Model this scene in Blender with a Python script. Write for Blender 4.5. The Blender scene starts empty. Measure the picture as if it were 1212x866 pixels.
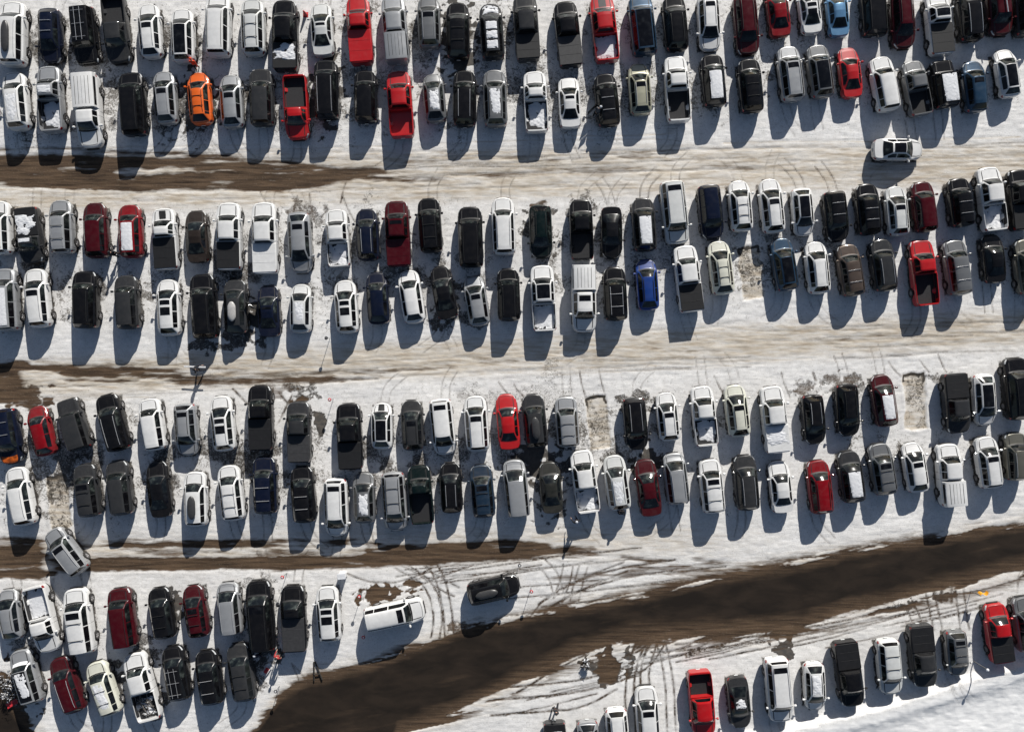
import bpy, math, random
import numpy as np
R = math.radians
C = bpy.context.scene.collection
PXM = 13.5            # photo pixels per metre at ground level
F = 933.0             # focal length in photo pixels
H = F / PXM           # camera height
def gx(px): return (px - 606.0) / PXM
def gy(py): return (433.0 - py) / PXM
def at(px, py, z=0.0):
    k = (H - z) / H
    return gx(px) * k, gy(py) * k

# ------------------------------------------------------------------ materials
def nodes(m):
    m.use_nodes = True
    return m.node_tree.nodes, m.node_tree.links
def mat(name, col, rough=0.5, metal=0.0, coat=0.0, grime=0.0, bump=0.0, nscale=6.0, var=0.15, spec=0.5):
    m = bpy.data.materials.new(name); N, L = nodes(m)
    b = N['Principled BSDF']
    b.inputs['Roughness'].default_value = rough
    b.inputs['Metallic'].default_value = metal
    b.inputs['Specular IOR Level'].default_value = spec
    if coat:
        b.inputs['Coat Weight'].default_value = coat
        b.inputs['Coat Roughness'].default_value = 0.06
    tc = N.new('ShaderNodeTexCoord'); oi = N.new('ShaderNodeObjectInfo')
    add = N.new('ShaderNodeVectorMath'); add.operation = 'ADD'
    sc = N.new('ShaderNodeVectorMath'); sc.operation = 'SCALE'; sc.inputs['Scale'].default_value = 1.0
    g = N.new('ShaderNodeNewGeometry')
    L.new(g.outputs['Position'], sc.inputs[0]); L.new(sc.outputs[0], add.inputs[0])
    n = N.new('ShaderNodeTexNoise'); n.inputs['Scale'].default_value = nscale; n.inputs['Detail'].default_value = 5
    L.new(add.outputs[0], n.inputs['Vector'])
    mr = N.new('ShaderNodeMapRange'); mr.inputs[1].default_value = 0.3; mr.inputs[2].default_value = 0.7
    mr.inputs[3].default_value = 1 - var; mr.inputs[4].default_value = 1 + var
    L.new(n.outputs['Fac'], mr.inputs[0])
    mu = N.new('ShaderNodeVectorMath'); mu.operation = 'SCALE'; mu.inputs[0].default_value = col
    L.new(mr.outputs[0], mu.inputs['Scale'])
    out = mu.outputs[0]
    if grime:
        n2 = N.new('ShaderNodeTexNoise'); n2.inputs['Scale'].default_value = 2.3; n2.inputs['Detail'].default_value = 6
        L.new(g.outputs['Position'], n2.inputs['Vector'])
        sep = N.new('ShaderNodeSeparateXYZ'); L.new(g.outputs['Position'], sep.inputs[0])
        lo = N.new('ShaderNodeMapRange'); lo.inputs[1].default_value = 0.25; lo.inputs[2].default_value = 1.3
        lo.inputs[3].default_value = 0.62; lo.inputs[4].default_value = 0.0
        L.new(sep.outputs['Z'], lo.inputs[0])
        hi = N.new('ShaderNodeMapRange'); hi.inputs[1].default_value = 0.42; hi.inputs[2].default_value = 0.75
        hi.inputs[3].default_value = 0.0; hi.inputs[4].default_value = 0.35
        L.new(n2.outputs['Fac'], hi.inputs[0])
        ad = N.new('ShaderNodeMath'); ad.operation = 'ADD'; ad.use_clamp = True
        L.new(lo.outputs[0], ad.inputs[0]); L.new(hi.outputs[0], ad.inputs[1])
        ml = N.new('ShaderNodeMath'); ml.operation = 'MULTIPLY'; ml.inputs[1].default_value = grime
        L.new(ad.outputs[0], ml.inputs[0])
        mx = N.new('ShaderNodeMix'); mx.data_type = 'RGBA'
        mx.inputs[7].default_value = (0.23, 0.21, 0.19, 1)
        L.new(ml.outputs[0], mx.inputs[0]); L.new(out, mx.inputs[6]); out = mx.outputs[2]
        rr = N.new('ShaderNodeMath'); rr.operation = 'ADD'; rr.inputs[1].default_value = rough
        L.new(ml.outputs[0], rr.inputs[0]); L.new(rr.outputs[0], b.inputs['Roughness'])
    L.new(out, b.inputs['Base Color'])
    if bump:
        bp = N.new('ShaderNodeBump'); bp.inputs['Strength'].default_value = bump; bp.inputs['Distance'].default_value = 0.05
        L.new(n.outputs['Fac'], bp.inputs['Height']); L.new(bp.outputs[0], b.inputs['Normal'])
    return m

COL = {  # linear base colours
 'white': (0.72,0.72,0.71), 'silver': (0.36,0.37,0.38), 'grey': (0.17,0.175,0.18), 'dark grey': (0.030,0.031,0.033),
 'black': (0.006,0.006,0.007), 'navy': (0.005,0.008,0.021), 'blue': (0.006,0.035,0.19), 'light blue': (0.12,0.27,0.45),
 'teal blue': (0.012,0.045,0.09), 'red': (0.42,0.006,0.008), 'dark red': (0.052,0.003,0.006), 'slate blue': (0.010,0.024,0.045), 'orange': (0.72,0.12,0.01), 'crimson': (0.19,0.004,0.008), 'dark olive': (0.022,0.023,0.020),
 'brown': (0.09,0.065,0.05), 'dark brown': (0.024,0.018,0.015), 'gold': (0.40,0.39,0.29), 'cream': (0.63,0.63,0.54),
 'dark green': (0.003,0.009,0.009), 'olive': (0.14,0.135,0.11), 'off white': (0.60,0.61,0.60)}
DARKP = ('black','navy','dark grey','dark olive','crimson','dark brown','dark green','dark red')
PAINT = {k: mat('paint_' + k.replace(' ', '_'), v, rough=(.24 if k in DARKP else .36), spec=(.22 if k in DARKP else .45), metal=(0.35 if k in ('silver','grey','light blue','teal blue','gold','brown','olive') else 0.0),
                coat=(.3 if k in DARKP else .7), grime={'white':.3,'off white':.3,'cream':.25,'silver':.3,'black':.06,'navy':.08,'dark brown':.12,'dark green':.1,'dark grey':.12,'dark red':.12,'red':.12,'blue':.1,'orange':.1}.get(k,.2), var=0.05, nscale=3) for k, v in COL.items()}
def glass_mat(name, c1, c2, c3):
    m = bpy.data.materials.new(name); N, L = nodes(m); b = N['Principled BSDF']
    b.inputs['Roughness'].default_value = 0.09; b.inputs['Specular IOR Level'].default_value = 0.5
    g = N.new('ShaderNodeNewGeometry'); n = N.new('ShaderNodeTexNoise'); n.inputs['Scale'].default_value = 2.1; n.inputs['Detail'].default_value = 3
    L.new(g.outputs['Position'], n.inputs['Vector'])
    r = N.new('ShaderNodeValToRGB'); e = r.color_ramp.elements
    e[0].position = 0.40; e[0].color = (*c1, 1); e[1].position = 0.72; e[1].color = (*c3, 1)
    k = r.color_ramp.elements.new(0.56); k.color = (*c2, 1)
    L.new(n.outputs['Fac'], r.inputs[0]); L.new(r.outputs[0], b.inputs['Base Color'])
    return m
GLASS = glass_mat('car_glass', (0.004,0.005,0.006), (0.013,0.016,0.016), (0.06,0.072,0.066))  # lightest tone paints dashboard glimpses and reflections into the glass
TINT = glass_mat('tinted_glass', (0.003,0.003,0.004), (0.006,0.006,0.007), (0.015,0.016,0.018))
TRIM = mat('black_trim', (0.011,0.011,0.012), rough=0.55, var=0.2, grime=0.15)
LINER = mat('bed_liner', (0.018,0.018,0.02), rough=0.8, var=0.3, nscale=9)
VINYL = mat('vinyl_cover', (0.007,0.007,0.008), rough=0.6, var=0.3, nscale=4)
GVINYL = mat('grey_cover', (0.035,0.035,0.037), rough=0.6, var=0.2, nscale=4)
TYRE = mat('tyre_rubber', (0.012,0.012,0.013), rough=0.85, grime=0.2)
RIM = mat('alloy_rim', (0.38,0.38,0.39), rough=0.35, metal=0.8, grime=0.5)
CHROME = mat('bright_rail', (0.62,0.62,0.63), rough=0.3, metal=0.6)
RAILB = mat('black_rail', (0.02,0.02,0.02), rough=0.4)
LAMP = mat('headlamp_glass', (0.55,0.57,0.58), rough=0.12, coat=1.0)
TAIL = mat('tail_lamp_red', (0.25,0.008,0.008), rough=0.2, coat=1.0)
PLATE = mat('plate_white', (0.6,0.62,0.62), rough=0.5)
SNOW = mat('fresh_snow', (0.70,0.71,0.73), rough=0.7, bump=0.6, nscale=5, var=0.06)
ORG = mat('orange_patch', (.50,.10,.012), rough=.4, var=.7, nscale=3.5)
BOXG = mat('roof_box_grey', (0.045,0.045,0.046), rough=0.35)
BOXS = mat('roof_box_silver', (0.42,0.41,0.40), rough=0.35)
CLUT = mat('clutter', (0.12,0.11,0.10), rough=0.8, nscale=14, var=0.8)

# ------------------------------------------------------------------ generic mesh helpers
def mk(name, V, Fc, mats, parent=None, smooth=True, mi=None, ang=35):
    me = bpy.data.meshes.new(name)
    me.from_pydata([tuple(v) for v in V], [], [tuple(f) for f in Fc]); me.update()
    for m in (mats if isinstance(mats, (list, tuple)) else [mats]): me.materials.append(m)
    if mi is not None: me.polygons.foreach_set('material_index', np.array(mi, dtype=np.int32))
    if smooth:
        me.polygons.foreach_set('use_smooth', np.ones(len(me.polygons), dtype=bool))
        me.set_sharp_from_angle(angle=R(ang))
    return me
def link(name, me, parent=None, loc=(0,0,0), rot=(0,0,0), paint=None):
    o = bpy.data.objects.new(name, me); C.objects.link(o)
    o.location = loc; o.rotation_euler = rot
    if parent is not None: o.parent = parent
    if paint is not None:
        o.material_slots[0].link = 'OBJECT'; o.material_slots[0].material = paint
    return o
class MB:
    def __init__(s): s.V = []; s.F = []; s.M = []
    def grid(s, P, m=0, flip=False, keep=None):
        a, b = len(P), len(P[0]); o = len(s.V)
        for r in P: s.V += [tuple(p) for p in r]
        for i in range(a-1):
            for j in range(b-1):
                if keep is not None and not keep[i][j]: continue
                f = (o+i*b+j, o+i*b+j+1, o+(i+1)*b+j+1, o+(i+1)*b+j)
                s.F.append(f[::-1] if flip else f); s.M.append(m)
    def box(s, c, d, m=0, bev=0.0, rz=0.0):
        # bevelled box: three stacked rings
        x, y, z = d[0]/2, d[1]/2, d[2]/2; b = min(bev, x*.9, y*.9, z*.9); o = len(s.V)
        cr, sr = math.cos(rz), math.sin(rz)
        def ring(hx, hy, zz, q):
            pts = [(-hx+q,-hy),(hx-q,-hy),(hx,-hy+q),(hx,hy-q),(hx-q,hy),(-hx+q,hy),(-hx,hy-q),(-hx,-hy+q)]
            return [(c[0]+px*cr-py*sr, c[1]+px*sr+py*cr, c[2]+zz) for px, py in pts]
        e = max(b, 0.002)
        rings = [ring(x-e, y-e, -z, e), ring(x, y, -z+e, e), ring(x, y, z-e, e), ring(x-e, y-e, z, e)]
        for r in rings: s.V += r
        for k in range(3):
            for j in range(8):
                a = o+k*8+j; a2 = o+k*8+(j+1) % 8
                s.F.append((a, a2, a2+8, a+8)); s.M.append(m)
        s.F.append(tuple(o+j for j in range(7,-1,-1))); s.M.append(m)
        s.F.append(tuple(o+24+j for j in range(8))); s.M.append(m)
    def tube(s, pts, r, m=0, n=6):
        o = len(s.V); K = len(pts); rr = r if isinstance(r, (list, tuple)) else [r]*K
        for i, p in enumerate(pts):
            p = np.array(p, float); q = np.array(pts[min(i+1, K-1)], float) - np.array(pts[max(i-1, 0)], float)
            q /= max(np.linalg.norm(q), 1e-9)
            u = np.cross(q, (0,0,1)) if abs(q[2]) < .9 else np.cross(q, (1,0,0)); u /= np.linalg.norm(u); v = np.cross(q, u)
            for k in range(n):
                a = 2*math.pi*k/n; s.V.append(tuple(p + rr[i]*(u*math.cos(a)+v*math.sin(a))))
        for i in range(K-1):
            for k in range(n):
                a = o+i*n+k; b = o+i*n+(k+1) % n
                s.F.append((a, b, b+n, a+n)); s.M.append(m)
        s.F.append(tuple(o+k for k in range(n-1,-1,-1))); s.M.append(m)
        s.F.append(tuple(o+(K-1)*n+k for k in range(n))); s.M.append(m)
    def lathe(s, prof, c=(0,0,0), m=0, n=16, axis='z'):
        o = len(s.V)
        for r, h in prof:
            for k in range(n):
                a = 2*math.pi*k/n; p = (r*math.cos(a), r*math.sin(a), h)
                if axis == 'x': p = (h, r*math.cos(a), r*math.sin(a))
                s.V.append((p[0]+c[0], p[1]+c[1], p[2]+c[2]))
        for i in range(len(prof)-1):
            for k in range(n):
                a = o+i*n+k; b = o+i*n+(k+1) % n
                s.F.append((a, b, b+n, a+n)); s.M.append(m)
        s.F.append(tuple(o+k for k in range(n-1,-1,-1))); s.M.append(m)
        s.F.append(tuple(o+(len(prof)-1)*n+k for k in range(n))); s.M.append(m)
    def mesh(s, name, mats, smooth=True, ang=35): return mk(name, s.V, s.F, mats, smooth=smooth, mi=s.M, ang=ang)

# ------------------------------------------------------------------ car body surface
def itp(kn, t): return float(np.interp(t, [k[0] for k in kn], [k[1] for k in kn]))
class Prof:
    """lofted vehicle body; t runs 0 (nose) to 1 (tail)"""
    def __init__(s, kind, L, W, hood, cowl, ws, re, rb, zn, zh, zc, zr, ztail, rw, ax1, ax2, wr, zb=0.28, rnd=1.0, crown=0.035, bed=None, tailslope=0.0):
        s.kind, s.L, s.W = kind, L, W; s.cowl, s.ws, s.re, s.rb = cowl, ws, re, rb
        s.bed = bed; s.zr = zr; s.rw = rw; s.wr = wr; s.ax = (ax1, ax2); s.zc = zc; s.zb = zb; s.crownv = crown
        r = rnd*1.15
        s.hw = [(0,1-.42*r),(.012,1-.26*r),(.035,1-.14*r),(.075,1-.065*r),(.15,1-.02*r),(.3,1),(.7,1),(.88,1-.015*r),(.95,1-.05*r),(.982,1-.12*r),(1,1-.24*r)]
        e = .004
        if bed is None:
            s.zt = [(0,zn-.16),(.01,zn-.05),(.03,zn),(.08,zn+.3*(zh-zn)),(cowl-.02,zh),(cowl,zc),(ws,zr-.02),(ws+.05,zr),((ws+re)/2,zr+.015),(re-.06,zr-.02),(re,zr-.05),(rb,ztail),(max(rb+.01,.985),ztail-.03),(1,ztail-.22)]
            s.belt = [(0,zn-.22),(.02,zn-.10),(.06,zn-.06),(cowl,zc-.04),(ws,zc+.0),(re,zc+.03),(rb,ztail-.04),(1,ztail-.26)]
            s.zt.append(((cowl+ws)/2, zc+.565*(zr-.02-zc))); s.zt = sorted(s.zt)
        else:
            rail = ztail; f = bed
            s.zt = [(0,zn-.2),(.008,zn-.05),(.025,zn),(cowl-.02,zh),(cowl,zc),((cowl+ws)/2,zc+.56*(zr-.02-zc)),(ws,zr-.02),(ws+.04,zr),(re-.02,zr-.01),(re,zr-.05),(rb,zc+.02),(rb+.008,rail),(rb+.016,rail),(rb+.018,f),(.972,f),(.974,rail),(.995,rail),(1,rail-.1)]
            s.belt = [(0,zn-.25),(.02,zn-.08),(cowl,zc-.04),(ws,zc),(re,zc+.02),(rb,zc),(rb+.008,rail-.02),(.995,rail-.02),(1,rail-.12)]
        q = 1.0 if kind in ('suv','sedan','hatch','van') else (.75 if kind in ('pick','big') else .25)
        s.cv = [(0,.30*q),(.08,.24*q),(cowl,.20*q),(ws,.13*q),((ws+re)/2,0),(re,(-.07*q if bed is None else 0)),(rb,(-.11*q if bed is None else 0)),(1,(-.17*q if bed is None else -.03))]
        s.hr = [(0,.74),(cowl-.02,.76),(cowl,.77),(ws,rw),(ws+.08,rw),(re-.03,rw-.01),(re,rw-.01),(rb,.80 if bed is None else .80),(rb+.01,.86),(1,.86)]
    def ring(s, t):
        hw = itp(s.hw, t)*s.W/2; zt = itp(s.zt, t); b = itp(s.belt, t); r = itp(s.hr, t)*s.W/2*min(1, itp(s.hw, t)+.04)
        zb = s.zb + .12*max(0, 1-t/.06) + .14*max(0, (t-.94)/.06)
        b = min(b, zt+.001) if s.bed is None or t < s.rb+.005 else b
        inbed = s.bed is not None and s.rb+.0165 < t < .973
        if s.bed is not None and t >= s.rb+.004:
            a = hw-.085; P = [(0,zb),(.85*hw,zb),(.97*hw,zb+.1),(hw,zb+.35),(.99*hw,b-.10),(.965*hw,b-.01),(a,b+.015)]
            if inbed: P += [(a-.02,zt+.02),(a-.04,zt),(a*.5,zt),(0,zt)]
            else: P += [(a-.02,zt+.012),(a-.05,zt+.012),(a*.5,zt+.012),(0,zt+.012)]
            return P
        cab = s.cowl < t < s.rb
        k = max(0, min(1, (zt-b)/.3)) if cab else 0
        e = .055*k; cr = s.crownv*(.4+.6*k) if t > .02 else .01
        a = max(hw-.10, r) if not cab else (hw-.10)*(1-0) 
        a = min(a, hw-.07)
        r = min(r, a-.015)
        return [(0,zb),(.85*hw,zb),(.97*hw,zb+.12),(hw,zb+.42*(b-zb)),(.99*hw,b-.12*min(1,(b-zb)/.5)),(.955*hw,b-.02),(a,b+.015 if k > 0 else min(b+.012, zt)),
                (r,zt-e),(r-.07,zt-.01*k),(r*.5,zt+cr*.75),(0,zt+cr)]
    def S(s, t, v, side=1, off=0.0):
        P = s.ring(t); i = min(int(v), 9); f = v-i
        x = P[i][0]*(1-f)+P[i+1][0]*f; z = P[i][1]*(1-f)+P[i+1][1]*f
        xr = x/(s.W/2); cvv = itp(s.cv, t)
        p = np.array([side*x, (.5-t)*s.L-cvv*xr*xr, z])
        if off:
            d = .004
            Q = s.ring(min(t+d, 1)); Q0 = s.ring(max(t-d, 0))
            tx = lambda P: np.array([side*(P[i][0]*(1-f)+P[i+1][0]*f), 0, P[i][1]*(1-f)+P[i+1][1]*f])
            du = tx(Q)-tx(Q0); du[1] = -(min(t+d,1)-max(t-d,0))*s.L
            dv = np.array([side*(P[i+1][0]-P[i][0]), -2*cvv*x/(s.W/2)**2*(P[i+1][0]-P[i][0]), P[i+1][1]-P[i][1]])
            n = np.cross(dv, du)*side
            L_ = np.linalg.norm(n)
            if L_ > 1e-9:
                n /= L_
                if np.dot(n, p-np.array([0, p[1]*.95, .6])) < 0: n = -n
                p = p + n*off
        return p
    def patch(s, mb, t0, t1, v0, v1, side=1, off=.008, nt=6, nv=4, m=0, keep=None):
        P = [[s.S(t0+(t1-t0)*i/nt, v0+(v1-v0)*j/nv, side, off) for j in range(nv+1)] for i in range(nt+1)]
        mb.grid(P, m, flip=(side > 0), keep=keep)
    def top(s, mb, t0, t1, v0, off=.008, nt=6, m=0, keep=None, nv=4):
        vs = [v0+(10-v0)*j/nv for j in range(nv+1)]
        seq = [(v, -1) for v in vs] + [(v, 1) for v in vs[::-1][1:]]
        P = [[s.S(t0+(t1-t0)*i/nt, v, sd, off) for v, sd in seq] for i in range(nt+1)]
        mb.grid(P, m, flip=True, keep=keep)
    def body(s, name):
        ts = set(np.linspace(0, 1, 60)); 
        for k in s.zt: ts.add(k[0])
        for k in s.hw: ts.add(k[0])
        ts.update((s.cowl-.012, s.cowl+.01)); ts = sorted(ts)
        tt = [ts[0]]
        for t in ts[1:]:
            if t-tt[-1] > .0012: tt.append(t)
        ts = tt
        vs = [0,1,2,2.5,3,3.33,3.66,4,4.5,5,5.5,6,6.33,6.66,7,8,8.5,9,10]
        mb = MB(); P = []
        for t in ts:
            row = [s.S(t, v, -1) for v in vs] + [s.S(t, v, 1) for v in vs[::-1][1:-1]]
            for i, p in enumerate(row):
                for a in s.ax:
                    yw = (.5-a)*s.L-itp(s.cv, a)
                    if abs(p[0]) > .6*s.W/2 and (p[1]-yw)**2+(p[2]-s.wr)**2 < (s.wr+.07)**2 and p[2] < s.wr*2+.1:
                        p[0] *= .74
            row.append(row[0]); P.append(row)
        mb.grid(P, 0, flip=True)
        # black lower cladding and the cowl at the foot of the windscreen
        nb = len(P[0]); k = 0
        for i in range(len(P)-1):
            tm = (ts[i]+ts[i+1])/2
            for j in range(nb-1):
                jj = j if j < len(vs) else 2*(len(vs)-1)-1-j
                if jj <= 2: mb.M[k] = 1
                if s.cowl-.013 < tm < s.cowl+.011 and jj >= 14: mb.M[k] = 1
                k += 1
        for e, t in ((0, 0), (len(P)-1, 1)):
            o = len(mb.V); c = np.mean(np.array(P[e][:-1]), axis=0); mb.V.append(tuple(c))
            for j in range(nb-1):
                f = (o, e*nb+j, e*nb+j+1); mb.F.append(f if e else f[::-1]); mb.M.append(0 if s.kind != 'pick' or e else 0)
        # shut lines
        def line(ta, va, tb, vb, w=.0035):
            for sd in (-1, 1): s.patch(mb, ta, tb, va, vb, sd, .004, 8, 1, 1)
        line(.05, 8.0, s.cowl-.015, 8.22)
        s.top(mb, .030, .036, 8.0, .004, 1, 1)
        mid = (s.ws+min(s.re, .72))/2
        for t in (s.cowl+.03, mid+.02, (s.re-.03) if s.bed is None else s.re):
            for sd in (-1, 1): s.patch(mb, t, t+.004, 2.3, 5.9, sd, .004, 1, 5, 1)
        me = mb.mesh(name, [PAINT['white'], TRIM], ang=28)
        return me

def P_(*a, **k):
    p = Prof(*a, **k); p.args = a; p.kw = k; return p
PROF = {
 'suv0':  P_('suv', 4.75,1.92,0,.21,.345,.905,.972, .98,1.08,1.12,1.70,1.12,.575,.185,.80,.36),
 'suv1':  P_('suv', 4.70,1.90,0,.225,.345,.925,.975, 1.02,1.12,1.16,1.76,1.18,.615,.18,.79,.37, rnd=.75),
 'suv2':  P_('suv', 4.60,1.86,0,.20,.355,.87,.968, .90,1.03,1.08,1.64,1.12,.55,.19,.80,.34, rnd=1.15),
 'big0':  P_('big', 5.30,2.03,0,.205,.305,.945,.98, 1.10,1.22,1.26,1.90,1.25,.65,.17,.77,.39, rnd=.6),
 'sedan0':P_('sedan',4.80,1.85,0,.235,.395,.66,.84, .70,.90,.97,1.44,1.06,.53,.19,.79,.33, rnd=1.15),
 'sedan1':P_('sedan',4.75,1.83,0,.25,.40,.69,.85, .72,.92,.98,1.46,1.04,.545,.19,.79,.32, rnd=.95),
 'hatch0':P_('hatch',4.40,1.80,0,.20,.36,.83,.955, .75,.95,1.02,1.51,1.05,.54,.18,.80,.32, rnd=1.1),
 'van0':  P_('van', 5.05,1.97,0,.155,.315,.93,.978, .90,1.05,1.10,1.75,1.10,.61,.17,.78,.34, rnd=.9),
 'jeep0': P_('jeep',4.40,1.85,0,.27,.325,.955,.975, 1.02,1.12,1.16,1.80,1.15,.74,.16,.78,.40, rnd=.25, crown=.015),
 'pick0': P_('pick',5.70,2.00,0,.205,.30,.555,.58, 1.06,1.20,1.24,1.88,1.32,.615,.165,.79,.40, rnd=.55, bed=.80),
 'pick1': P_('pick',5.40,1.94,0,.215,.315,.52,.545, 1.0,1.12,1.18,1.80,1.22,.60,.165,.79,.38, rnd=.7, bed=.78),
}
import copy
_vr = random.Random(77); NV = {}
_spec = dict(PROF)
def variant(p, r):
    a = p.args; k = dict(p.kw); b = list(a)
    b[2] *= 1.0+r.uniform(-.02,.02)
    dc = r.uniform(-.018,.018); b[4] += dc; b[5] += dc+r.uniform(-.012,.014)
    if k.get('bed') is None: b[6] += r.uniform(-.025,.012); b[7] = max(b[6]+.03, b[7]) if b[6]+.03 < .985 else b[7]
    else:
        d = r.choice((-.07,-.02,.0,.03)); b[6] += d; b[7] += d
    for i in (8,9,10,12): b[i] += .0
    dz = r.uniform(-.05,.07); b[11] += dz
    b[13] *= r.uniform(.94,1.05); k['rnd'] = k.get('rnd',1.0)*r.uniform(.75,1.25); k['crown'] = k.get('crown',.035)*r.uniform(.6,1.6)
    return P_(*b, **k)
for k_, p_ in list(_spec.items()):
    n_ = {'suv': 4, 'sedan': 3, 'pick': 4, 'hatch': 3, 'big': 3, 'van': 2, 'jeep': 1}[p_.kind]
    NV[k_] = n_
    for v_ in range(1, n_): PROF[k_+'v%d' % v_] = variant(p_, _vr)
BODY = {k: p.body('body') for k, p in PROF.items()}
# wheel
def wheel_meshes(r):
    a = MB(); a.lathe([(r*.62,-.10),(r*.96,-.11),(r,-.07),(r,.07),(r*.96,.11),(r*.62,.10),(r*.58,.04)], axis='x', n=20)
    b = MB(); b.lathe([(r*.60,-.02),(r*.62,.07),(r*.55,.085),(r*.50,.045),(r*.2,.06),(r*.16,.085)], axis='x', n=20)
    for k in range(5):
        an = 2*math.pi*k/5
        b.tube([(.075, r*.1*math.cos(an), r*.1*math.sin(an)), (.08, r*.56*math.cos(an), r*.56*math.sin(an))], r*.07, n=4)
    return a.mesh('tyre', TYRE), b.mesh('rim', RIM)
WH = {}
def part_set(key):
    p = PROF[key]; D = []   # list of (name, mesh, group tag)
    def add(n, mb, mats, tag='base', ang=35): D.append((n, mb.mesh(n, mats, ang=ang), tag))
    mb = MB(); p.top(mb, p.cowl+.012, p.ws-.004, 8.0, .010, 6); add('windshield', mb, GLASS)
    mb = MB(); p.top(mb, p.re+.004, p.rb-(.012 if p.bed is None else .005), 8.0, .010, 5); add('rear_window', mb, GLASS if p.kind in ('sedan','hatch') else TINT)
    end = (p.re+.01) if p.kind != 'sedan' else (p.re+p.rb)/2
    if p.bed is not None: end = p.re-.012
    mid = p.ws + (min(end, .80)-p.ws)*(.50 if p.bed is None else .54)
    spans = [(p.cowl+.045, mid-.008), (mid+.008, min(end, .79) if p.kind in ('suv','big','van','jeep') else end)]
    if p.kind in ('suv','big','van','jeep'): spans.append((.80, end-.01))
    for a, b in spans:
        for sd in (-1, 1):
            mb = MB(); p.patch(mb, a, b, 6.16, 6.90, sd, .010, 8, 3); add('side_window', mb, GLASS if a < .4 else TINT)
    for sd in (-1, 1):
        mb = MB(); p.patch(mb, .006, .062, 4.2, 5.7, sd, .010, 5, 3); add('headlight', mb, LAMP)
        mb = MB(); p.patch(mb, .958, .994, 3.8, 5.6, sd, .010, 4, 3); add('taillight', mb, TAIL)
        mb = MB(); t = p.cowl+.05; q = p.S(t, 6.0, sd)
        mb.lathe([(.02,-.10),(.09,-.085),(.105,0),(.09,.085),(.02,.10)], c=(sd*(p.W/2+.13), q[1], q[2]+.02), axis='x', n=10)
        mb.tube([(q[0], q[1], q[2]-.02), (sd*(p.W/2+.10), q[1], q[2]-.02)], .03, n=5)
        D.append(('side_mirror', mb.mesh('side_mirror', PAINT['black']), 'mirror'))
    mb = MB(); y = p.L/2; zb = p.zb
    zn = p.zt[0][1]
    mb.box((0, y+.004, zb+.5*(zn-zb)), (p.W*.52, .05, (zn-zb)*.42), 0, .015); add('grille', mb, TRIM)
    mb = MB(); mb.box((0, -y-.006, zb+.30), (.32, .02, .16), 0, .004); add('number_plate', mb, PLATE)
    return D
PARTS = {k: part_set(k) for k in PROF}

# optional fittings ------------------------------------------------
rng = random.Random(5)
def cellkeep(nt, nw, seed, frac):
    r = np.random.RandomState(seed); a = r.rand(nt//3+3, nw//3+3)
    K = []
    for i in range(nt):
        row = []
        for j in range(nw):
            u, v = i/3, j/3; i0, j0 = int(u), int(v); fu, fv = u-i0, v-j0
            n = (a[i0][j0]*(1-fu)+a[i0+1][j0]*fu)*(1-fv)+(a[i0][j0+1]*(1-fu)+a[i0+1][j0+1]*fu)*fv
            ed = min(i, nt-1-i, 3)/3*.35+min(j, nw-1-j, 3)/3*.35
            row.append(n*.6+ed > frac)
        K.append(row)
    return largest(K, nt, nw)
def largest(K, nt, nw):
    seen = set(); best = []
    for i in range(nt):
        for j in range(nw):
            if K[i][j] and (i, j) not in seen:
                st = [(i, j)]; seen.add((i, j)); comp = []
                while st:
                    a, b = st.pop(); comp.append((a, b))
                    for c in ((a+1,b),(a-1,b),(a,b+1),(a,b-1)):
                        if 0 <= c[0] < nt and 0 <= c[1] < nw and K[c[0]][c[1]] and c not in seen: seen.add(c); st.append(c)
                if len(comp) > len(best): best = comp
    S = set(best); return [[(i, j) in S for j in range(nw)] for i in range(nt)]
def flatsnow(name, x0, x1, y0, y1, z, th, frac, sd):
    nt, nw = 48, 34; r = np.random.RandomState(sd); T = r.rand(80, 80)
    def lat(u, w):
        i0, j0 = int(u), int(w); fu, fv = u-i0, w-j0; fu = fu*fu*(3-2*fu); fv = fv*fv*(3-2*fv)
        return (T[i0][j0]*(1-fu)+T[i0+1][j0]*fu)*(1-fv)+(T[i0][j0+1]*(1-fu)+T[i0+1][j0+1]*fu)*fv
    P = []; K = []
    for i in range(nt+1):
        row = []; kr = []
        for j in range(nw+1):
            n = lat(i/11, j/9)*.6+lat(i/3.4+20, j/3.2)*.26+lat(i/1.3+5, j/1.3+30)*.14
            ed = min(min(i, nt-i)/nt, min(j, nw-j)/nw, .2)
            q = n+ed*1.5-frac
            row.append((x0+(x1-x0)*j/nw, y0+(y1-y0)*i/nt, z+th*max(0, min(1, q*3)))); kr.append(q > 0)
        P.append(row); K.append(kr)
    b = MB(); b.grid(P, 0, flip=True, keep=largest(K, nt, nw)); return (name, b.mesh(name, SNOW))
FIT = {}
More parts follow.
